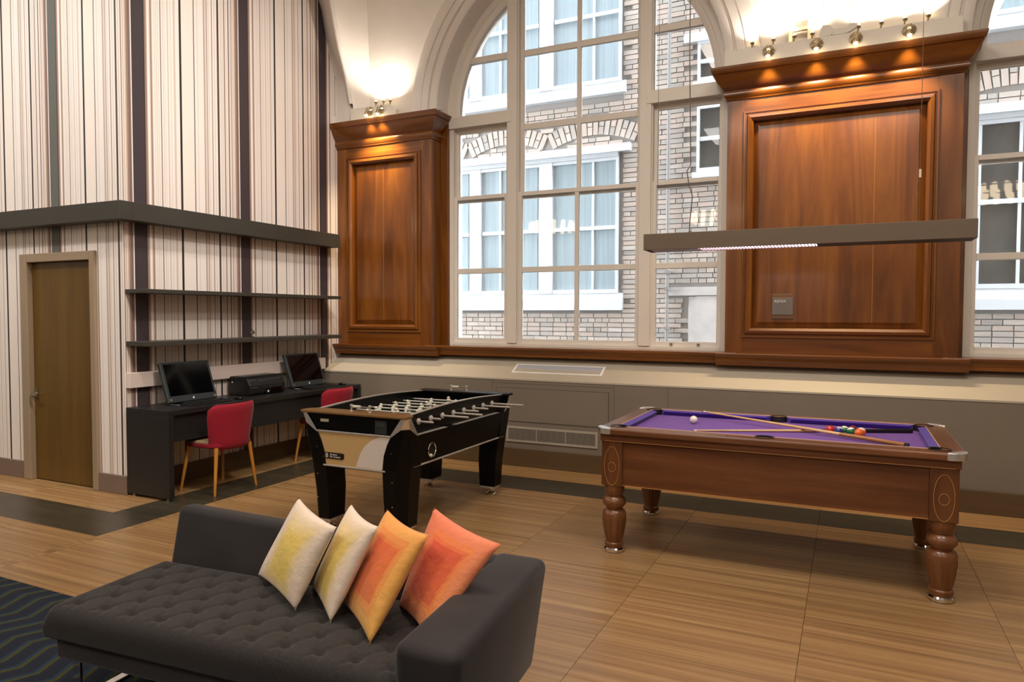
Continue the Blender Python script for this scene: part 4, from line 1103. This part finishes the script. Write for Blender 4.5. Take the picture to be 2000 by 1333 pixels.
cue('pool_cue', 'pool cue with a black butt lying behind the coloured balls', (-.93, 4.73), (.385, 5.31), ('cue_wood', 'cue_dark', .55), bz+.0075, bz+.015)

# ================================================================ PENDANT LAMP
pd = thing('pendant_lamp', 'long grey-brown bar pendant lamp hanging over the pool table', 'pendant lamp', (-.33, 5.02, 2.03))
px0, px1, py0, py1, pz0, pz1 = -1.325, .67, 4.925, 5.155, 2.03, 2.143
MB().box(px0, px1, py0, py0+.012, pz0, pz1).box(px0, px1, py1-.012, py1, pz0, pz1).box(px0, px0+.012, py0+.012, py1-.012, pz0, pz1).box(px1-.012, px1, py0+.012, py1-.012, pz0, pz1).box(px0+.012, px1-.012, py0+.012, py1-.012, pz1-.012, pz1).build('housing', 'pend_grey', pd, bevel=.002)
MB().box(px0+.04, -.95, py0+.014, py1-.014, pz0+.001, pz0+.008).build('reflector', 'louvre_off', pd)
MB().box(-.2, px1-.012, py0+.012, py1-.012, pz0+.001, pz0+.008).build('blanking_plate', 'pend_black', pd)
B(-.95, -.2, py0+.014, py1-.014, pz0+.006, pz0+.012).build('diffuser', 'louvre', pd)
for k in range(36):
    x = -.94+.0208*k; B(x, x+.004, py0+.014, py1-.014, pz0-.004, pz0+.004).build('louvre_blade', 'louvre_off', pd)
l = area('pendant_tube', (-.58, 5.04, pz0-.006), .7, 5, (1., .9, .92), sy=.12); l.parent = pd; l.location = INV[pd.name] @ Vector(l.location)
MB().tube([(-1.03, 5.02, 6.2), (-1.035, 5.02, 3.4), (-1.02, 5.02, 2.62), (-1.045, 5.02, 2.58), (-1.03, 5.02, 2.48), (-1.005, 5.02, 2.40), (-1.02, 5.02, 2.25), (-1.025, 5.02, pz1)], .004, 6).build('power_cable', 'wire', pd, smooth=True)
MB().lathe([(.014, pz1), (.014, pz1+.012), (.005, pz1+.02)], (-1.02, 5.02, 0), 12).build('cable_gland', 'wire', pd, smooth=True)
MB().tube([(.375, 5.02, 6.2), (.375, 5.02, pz1)], .0018, 5).build('suspension_wire', 'wire', pd)
MB().tube([(.375, 5.02, 2.42), (.345, 5.02, 2.33), (.36, 5.02, 2.22)], .0016, 5).build('wire_tail', 'wire', pd)
B(.369, .381, 5.015, 5.025, 2.42, 2.47).build('wire_gripper', 'white_metal', pd)
MB().tube([(-1.25, 5.02, 6.2), (-1.25, 5.02, pz1)], .0018, 5).build('suspension_wire', 'wire', pd)

# ================================================================ SPOTLIGHTS ON THE CORNICES
M('filament', 'fff0d0', .3, emit='ffdca0', estr=25.)
ub_ = thing('lamp_batten', 'long pale lamp batten on top of the wide wood panel', 'batten', (-.15, 6.8, 3.8455))
B(-1.075, .782, 6.74, 6.798, 3.8455, 3.98).build('box', 'white_metal', ub_, bevel=.003)
lb_ = thing('lamp_batten', 'short pale lamp batten on top of the narrow wood panel', 'batten', (-5, 6.8, 3.8455))
MB().prism([(-5.335, 3.8455), (-4.69, 3.8455), (-4.69, 3.91), (-4.78, 3.975), (-5.335, 3.985)], 'y', 6.745, 6.80).build('box', 'white_metal', lb_, bevel=.003)
def spot(kind, x, z, label, group, yb, power, ang=1.5):
    t = thing('spotlight', label, 'spotlight', (x, yb, z), 0, group)
    l = bpy.data.lights.new('spot_beam', 'SPOT'); l.energy = power; l.color = (1., .89, .75) if kind == 'up' else (1., .76, .46); l.spot_size = ang; l.spot_blend = .8; l.shadow_soft_size = .02
    lo = bpy.data.objects.new('spot_beam', l); COL.objects.link(lo); lo.parent = t
    if kind == 'down':
        MB().lathe([(.012, .0), (.05, -.004), (.052, -.012), (.046, -.02), (.02, -.03), (.014, -.04)], (0, 0, 0), 18, 'y').build('rosette', 'lamp_glass', t, smooth=True, local=True)
        for k in range(10):
            a = 2*PI*k/10; MB().tube([(.02*math.cos(a), -.028, .02*math.sin(a)), (.049*math.cos(a), -.016, .049*math.sin(a))], .0035, 5).build('rosette_fin', 'lamp_metal', t, local=True)
        MB().tube([(0, -.03, 0), (0, -.055, -.01), (0, -.065, -.03)], .008, 8).build('arm', 'lamp_metal', t, smooth=True, local=True)
        MB().lathe([(.010, -.028), (.018, -.035), (.024, -.055), (.022, -.06)], (0, -.068, 0), 14).build('shade', 'lamp_metal', t, smooth=True, local=True)
        MB().sphere((0, -.068, -.062), .017, 12, 8).build('bulb', 'lamp_bulb', t, smooth='all', local=True)
        lo.location = (0, -.075, -.085); lo.rotation_euler = (math.radians(14), 0, 0)
    else:
        MB().tube([(0, 0, 0), (0, -.004, .02), (.004, -.006, .035)], .007, 8).build('arm', 'lamp_metal', t, smooth=True, local=True)
        MB().lathe([(.008, .03), (.016, .036), (.02, .052), (.018, .054)], (.004, -.006, 0), 12).build('shade', 'lamp_metal', t, smooth=True, local=True)
        MB().sphere((.004, -.006, .056), .013, 10, 8).build('bulb', 'filament', t, smooth='all', local=True)
        lo.location = (.004, -.012, .075); lo.rotation_euler = (math.radians(180-8), 0, 0)
ORD = ['first', 'second', 'third', 'fourth', 'fifth', 'sixth', 'seventh', 'eighth']
for i, x in enumerate((-.692, -.30, .005, .40)):
    spot('down', x, 3.925, ORD[i]+' round downward spotlight from the left above the wide panel', 'downward spotlights', 6.7395, 65)
for i, x in enumerate((-.839, -.66, -.487, -.34, .021, .194, .367, .535)):
    spot('up', x, 3.9805, ORD[i]+' upward spotlight from the left above the wide panel', 'upward spotlights', 6.77, 11.0, 2.4)
for i, x in enumerate((-5.055, -4.90)):
    spot('down', x, 3.925, ('left' if i == 0 else 'right')+' round downward spotlight above the narrow panel', 'downward spotlights', 6.7445, 70)
for i, x in enumerate((-4.988, -4.881, -4.788)):
    spot('up', x, 3.978 if i < 2 else 3.972, ('left', 'middle', 'right')[i]+' upward spotlight above the narrow panel', 'upward spotlights', 6.775, 10.0, 2.4)
# emergency-light bracket and twin lamp box behind the batten
eb = thing('cable_bracket', 'white bracket with two wings hung on wires above the wide panel', 'bracket', (-.13, 6.80, 3.9805))
MB().prism([(-.285, 3.981), (-.275, 4.04), (-.255, 4.085), (-.20, 4.075), (-.175, 4.045), (-.17, 4.02), (-.185, 3.985)], 'y', 6.75, 6.79).build('wing', 'white_metal', eb, bevel=.004)
MB().prism([(-.075, 3.99), (-.06, 4.04), (-.03, 4.065), (.015, 4.055), (.025, 4.03), (-.06, 3.985)], 'y', 6.75, 6.79).build('wing', 'white_metal', eb, bevel=.004)
B(-.18, -.065, 6.752, 6.788, 3.985, 4.035).build('bar', 'white_metal', eb, bevel=.003)
for x in (-.256, -.043): MB().tube([(x, 6.77, 4.05), (x, 6.77, 6.2)], .002, 5).build('hanging_wire', 'wire', eb)
tb = thing('lamp_box', 'small lit lamp box with two bulbs behind the wide batten', 'lamp', (-.44, 6.80, 3.9805))
MB().box(-.535, -.50, 6.802, 6.84, 3.981, 4.12).box(-.38, -.345, 6.802, 6.84, 3.981, 4.12).box(-.50, -.38, 6.802, 6.84, 4.09, 4.12).build('frame', 'lamp_metal', tb, bevel=.002)
for x in (-.49, -.36): MB().sphere((x, 6.785, 4.135), .016, 10, 8).build('bulb', 'filament', tb, smooth='all')
# loose cable over the narrow panel cornice
lc = MB().tube([(-4.70, 6.77, 3.8475), (-4.6, 6.76, 3.849), (-4.5, 6.765, 3.8475), (-4.35, 6.76, 3.848), (-4.2, 6.79, 3.849), (-4.12, 6.84, 3.846)], .003, 5).build('loose_cable', 'wire', smooth=True)
tag(lc, 'thin loose cable lying on the narrow panel cornice', 'cable')

# ================================================================ SOFA
def fabric_tweed():
    m, nt, b = base('tweed')
    tc = nn(nt, 'ShaderNodeTexCoord')
    w1 = nn(nt, 'ShaderNodeTexNoise'); w1.inputs['Scale'].default_value = 260; nt.links.new(tc.outputs['Object'], w1.inputs['Vector'])
    r = nn(nt, 'ShaderNodeValToRGB'); r.color_ramp.elements[0].position = .35; r.color_ramp.elements[0].color = lin('1a1717'); r.color_ramp.elements[1].position = .65; r.color_ramp.elements[1].color = lin('342f2d')
    nt.links.new(w1.outputs[0], r.inputs[0]); nt.links.new(r.outputs[0], b.inputs['Base Color']); b.inputs['Roughness'].default_value = .9
    b.inputs['Sheen Weight'].default_value = .1
    bp = nn(nt, 'ShaderNodeBump'); bp.inputs['Strength'].default_value = .2; bp.inputs['Distance'].default_value = .002
    nt.links.new(w1.outputs[0], bp.inputs['Height']); nt.links.new(bp.outputs[0], b.inputs['Normal'])
fabric_tweed()
SR = math.radians(4.5)
sf = thing('daybed_sofa', 'charcoal tufted daybed sofa with low back and one arm', 'sofa', (-2.875, 1.69, 0), SR)
L = dict(local=True)
SL, SD = 1.60, .60
# seat mattress with diagonal tufting
btn = []
for j in range(5):
    for i in range(11):
        btn.append((.10+i*.145+(.07 if j % 2 else 0), .085+j*.108))
def seat_top(u, v):
    x, y = u*SL, v*SD
    ex = min(x, SL-x)/.05; ey = min(y, SD-y)/.05
    e = min(1, max(0, ex)); f = min(1, max(0, ey))
    z = .412-.05*(1-math.sqrt(max(0, 1-(1-e)**2)))-.05*(1-math.sqrt(max(0, 1-(1-f)**2)))
    d = 0
    for bx, by in btn:
        dx, dy = x-bx, y-by
        if abs(dx) < .12 and abs(dy) < .09:
            rr = dx*dx+dy*dy
            d = max(d, .024*math.exp(-rr/.0005))
            # creases run diagonally to the neighbours
            for sx, sy in ((1, 1), (1, -1), (-1, 1), (-1, -1)):
                ux, uy = .56*sx, .83*sy
                al = dx*ux+dy*uy; pe = abs(-dx*uy+dy*ux)
                if 0 < al < .065: d = max(d, .012*math.exp(-(pe/.010)**2)*(1-al/.09))
    return (x, y, z-d)
mb = MB().grid(seat_top, 200, 84)
rim = [(i, 0) for i in range(200)]+[(200, j) for j in range(84)]+[(i, 84) for i in range(200, 0, -1)]+[(0, j) for j in range(84, 0, -1)]
ids = [j*201+i for i, j in rim]; o = len(mb.v)
lv = [(.335, 1.004), (.295, 1.0), (.285, .985)]
cxs, cys = SL/2, SD/2
prev = ids
for z_, s_ in lv:
    st_ = len(mb.v)
    for i in ids:
        x, y, _ = mb.v[i]; mb.v.append((cxs+(x-cxs)*s_, cys+(y-cys)*s_, z_))
    cur = list(range(st_, st_+len(ids)))
    for k in range(len(ids)): mb.f.append((prev[k], cur[k], cur[(k+1) % len(ids)], prev[(k+1) % len(ids)]))
    prev = cur
mb.f.append(tuple(prev))
mb.build('seat_cushion', 'tweed', sf, smooth='all', **L)
def rbox(x0, x1, y0, y1, z0, z1, name, mat, bev=.03, seg=4, par=None):
    return MB().box(x0, x1, y0, y1, z0, z1).build(name, mat, par or sf, bevel=bev, seg=seg, smooth=True, **L)
rbox(.03, SL+.02, .03, SD+.06, .19, .287, 'base', 'velvet', .015)
# low leaning back and sloping arm
MB().hexa([(.0, SD-.02, .20), (SL+.06, SD-.02, .20), (SL+.06, SD+.15, .20), (.0, SD+.15, .20), (.03, SD+.05, .65), (SL+.06, SD+.06, .585), (SL+.06, SD+.19, .575), (.03, SD+.15, .645)]).build('back', 'velvet', sf, bevel=.03, seg=4, smooth=True, **L)
MB().hexa([(SL+.01, -.02, .13), (SL+.21, -.02, .13), (SL+.20, SD+.17, .13), (SL+.01, SD+.17, .13), (SL+.02, -.05, .56), (SL+.25, -.05, .555), (SL+.25, SD+.22, .575), (SL+.02, SD+.22, .58)]).build('arm', 'velvet', sf, bevel=.04, seg=4, smooth=True, **L)
for x in (.10, SL+.05):
    mbl = MB()
    for y in (.07, SD+.0): mbl.box(x-.02, x+.02, y-.006, y+.006, .012, .19)
    mbl.box(x-.02, x+.02, .064, SD+.006, 0.0065, .016); mbl.box(x-.024, x+.024, .05, .09, .178, .19)
    mbl.build('sled_leg', 'chrome', sf, bevel=.002, **L)

# ---- scatter cushions
def cushion_mat(name, kind):
    m, nt, b = base(name); b.inputs['Roughness'].default_value = .85; b.inputs['Sheen Weight'].default_value = .2
    uv = nn(nt, 'ShaderNodeUVMap'); sp = nn(nt, 'ShaderNodeSeparateXYZ'); nt.links.new(uv.outputs[0], sp.inputs[0])
    def mt(op, a, bb=None):
        n = nn(nt, 'ShaderNodeMath', operation=op)
        for i, q in enumerate((a, bb)):
            if q is None: continue
            if isinstance(q, (int, float)): n.inputs[i].default_value = q
            else: nt.links.new(q, n.inputs[i])
        return n.outputs[0]
    U, V = sp.outputs[0], sp.outputs[1]
    if kind == 'yellow':
        nz = nn(nt, 'ShaderNodeTexNoise'); nz.inputs['Scale'].default_value = 3; nt.links.new(uv.outputs[0], nz.inputs['Vector'])
        du = mt('ABSOLUTE', mt('SUBTRACT', U, .53)); dv = mt('ABSOLUTE', mt('SUBTRACT', V, .45))
        d = mt('ADD', mt('MAXIMUM', mt('MULTIPLY', du, 1.5), dv), mt('MULTIPLY', mt('SUBTRACT', nz.outputs[0], .5), .18))
        r = nn(nt, 'ShaderNodeValToRGB'); r.color_ramp.elements[0].position = .24; r.color_ramp.elements[0].color = lin('f2d368'); r.color_ramp.elements[1].position = .52; r.color_ramp.elements[1].color = lin('f4e0cc')
        nt.links.new(d, r.inputs[0]); nt.links.new(r.outputs[0], b.inputs['Base Color'])
    else:
        du = mt('ABSOLUTE', mt('SUBTRACT', U, .55)); dv = mt('ABSOLUTE', mt('SUBTRACT', V, .52))
        d = mt('MAXIMUM', mt('MULTIPLY', du, 1.15), dv)
        r = nn(nt, 'ShaderNodeValToRGB'); r.color_ramp.interpolation = 'CONSTANT'
        cols = ('ea5f28', 'f08a3a', 'f09a44', 'f2b458') if kind == 'orange' else ('e4402c', 'f4703c', 'f88a4c', 'f48a66')
        r.color_ramp.elements[0].color = lin(cols[0]); r.color_ramp.elements[1].position = .27; r.color_ramp.elements[1].color = lin(cols[1])
        for p, c in ((.31, cols[2]), (.37, cols[3])):
            e = r.color_ramp.elements.new(p); e.color = lin(c)
        nt.links.new(d, r.inputs[0])
        # the print shades from one tint to another across the cloth
        r2 = nn(nt, 'ShaderNodeValToRGB'); r2.color_ramp.elements[0].color = lin('f2c060' if kind != 'orange' else 'f0b860'); r2.color_ramp.elements[1].color = lin('f07a60' if kind != 'orange' else 'ee7040')
        nt.links.new(mt('ADD', mt('MULTIPLY', V, .75), mt('MULTIPLY', mt('SUBTRACT', 1, U), .25)), r2.inputs[0])
        mx = nn(nt, 'ShaderNodeMixRGB'); mx.inputs[0].default_value = .3; nt.links.new(r.outputs[0], mx.inputs[1]); nt.links.new(r2.outputs[0], mx.inputs[2]); nt.links.new(mx.outputs[0], b.inputs['Base Color'])
    nz = nn(nt, 'ShaderNodeTexNoise'); nz.inputs['Scale'].default_value = 9; nz.inputs['Detail'].default_value = 4; nt.links.new(uv.outputs[0], nz.inputs['Vector'])
    bp = nn(nt, 'ShaderNodeBump'); bp.inputs['Strength'].default_value = .35; bp.inputs['Distance'].default_value = .012
    nt.links.new(nz.outputs[0], bp.inputs['Height']); nt.links.new(bp.outputs[0], b.inputs['Normal'])
for k_ in ('yellow', 'orange', 'coral'): cushion_mat('cushion_'+k_, k_)
def pillow(label, Lc, Bc, Rc, Tc, mat, th=.05):
    Lc, Bc, Rc, Tc = map(Vector, (Lc, Bc, Rc, Tc))
    nrm = (Bc-Lc).cross(Tc-Lc).normalized(); ctr = (Lc+Bc+Rc+Tc)/4
    n = 28; vs = []; uvs = []
    for side in (1, -1):
        for j in range(n+1):
            for i in range(n+1):
                u, v = i/n, j/n; a, b_ = 2*u-1, 2*v-1
                # edges pinch in between the pointed corners
                uu = .5+(a*(1-.075*(1-b_*b_)))/2; vv = .5+(b_*(1-.075*(1-a*a)))/2
                p = Lc*(1-uu)*(1-vv)+Bc*uu*(1-vv)+Rc*uu*vv+Tc*(1-uu)*vv
                h = th*(max(0, (1-a**2)*(1-b_**2)))**.48
                h *= 1+.07*math.sin(7*u+3*v)*math.sin(5*v+1.3)
                vs.append(p+nrm*h*side); uvs.append((u, v))
    K = (n+1)**2; fs = []
    for j in range(n):
        for i in range(n):
            a = j*(n+1)+i; fs.append((a, a+1, a+n+2, a+n+1)); fs.append((K+a, K+a+n+1, K+a+n+2, K+a+1))
    loc = ctr.copy(); loc.z = min(Lc.z, Bc.z)
    me = bpy.data.meshes.new('scatter_cushion'); me.from_pydata([p-loc for p in vs], [], fs)
    uvl = me.uv_layers.new(name='UVMap')
    for lp in me.loops: uvl.data[lp.index].uv = uvs[lp.vertex_index]
    bm = bmesh.new(); bm.from_mesh(me); bmesh.ops.remove_doubles(bm, verts=bm.verts, dist=.0006); bmesh.ops.recalc_face_normals(bm, faces=bm.faces); bm.to_mesh(me); bm.free()
    me.polygons.foreach_set('use_smooth', [True]*len(me.polygons)); me.materials.append(MATS[mat])
    o = bpy.data.objects.new('scatter_cushion', me); COL.objects.link(o); o.location = loc
    tag(o, label, 'cushion', 'scatter cushions on the sofa')
zc = .412
pillow('cream and yellow cushion at the left end of the row', (-2.352, 2.306, zc), (-1.933, 2.088, zc), (-1.755, 2.12, .758), (-2.18, 2.38, .764), 'cushion_yellow')
pillow('cream and yellow cushion leaning on the orange-framed one', (-2.033, 2.298, zc), (-1.738, 2.06, zc), (-1.56, 2.12, .786), (-1.86, 2.34, .784), 'cushion_yellow', .045)
pillow('yellow cushion with an orange rectangle print', (-1.80, 2.217, zc), (-1.499, 1.984, zc), (-1.34, 2.12, .785), (-1.65, 2.30, .796), 'cushion_orange', .05)
pillow('coral cushion with a red rectangle print next to the arm', (-1.596, 2.305, zc), (-1.325, 2.09, zc), (-1.115, 2.25, .745), (-1.45, 2.33, .82), 'cushion_coral', .05)

# ================================================================ RING CHANDELIERS (mirrored in the window panes)
M('tube_glow', 'fff2dc', .4, emit='ffe6c0', estr=14.)
for i, (cx_, cy_, cz_) in enumerate(((-6.4, -1.4, 3.7), (-2.6, -1.4, 3.7), (2.4, -.8, 3.75), (2.9, -4.0, 4.3))):
    ch = thing('ring_chandelier', ('ring chandelier of glowing tubes nearest the striped wall', 'ring chandelier of glowing tubes mirrored in the arched window', 'ring chandelier of glowing tubes mirrored in right window', 'ring chandelier of glowing tubes farthest from the windows')[i], 'chandelier', (cx_, cy_, cz_), 0, 'ring chandeliers')
    R_ = .55
    MB().tube([(R_*math.cos(2*PI*k/40), R_*math.sin(2*PI*k/40), .09) for k in range(41)], .012, 6).build('ring', 'lamp_metal', ch, smooth=True, local=True)
    gl = None
    for k in range(16):
        a = 2*PI*k/16
        if gl is None: gl = MB().lathe([(.02, -.13), (.045, -.12), (.05, -.06), (.05, .06), (.03, .08)], (0, 0, 0), 10).build('glass_tube', 'tube_glow', ch, smooth=True, local=True); o = gl
        else: o = part_copy(gl, ch)
        o.location = (R_*math.cos(a), R_*math.sin(a), 0)
    for k in range(3):
        a = 2*PI*k/3; MB().tube([(R_*math.cos(a), R_*math.sin(a), .09), (0, 0, 1.2)], .003, 5).build('cable', 'wire', ch, local=True)
    MB().tube([(0, 0, 1.2), (0, 0, ZTOP-cz_)], .008, 6).build('stem', 'lamp_metal', ch, local=True)
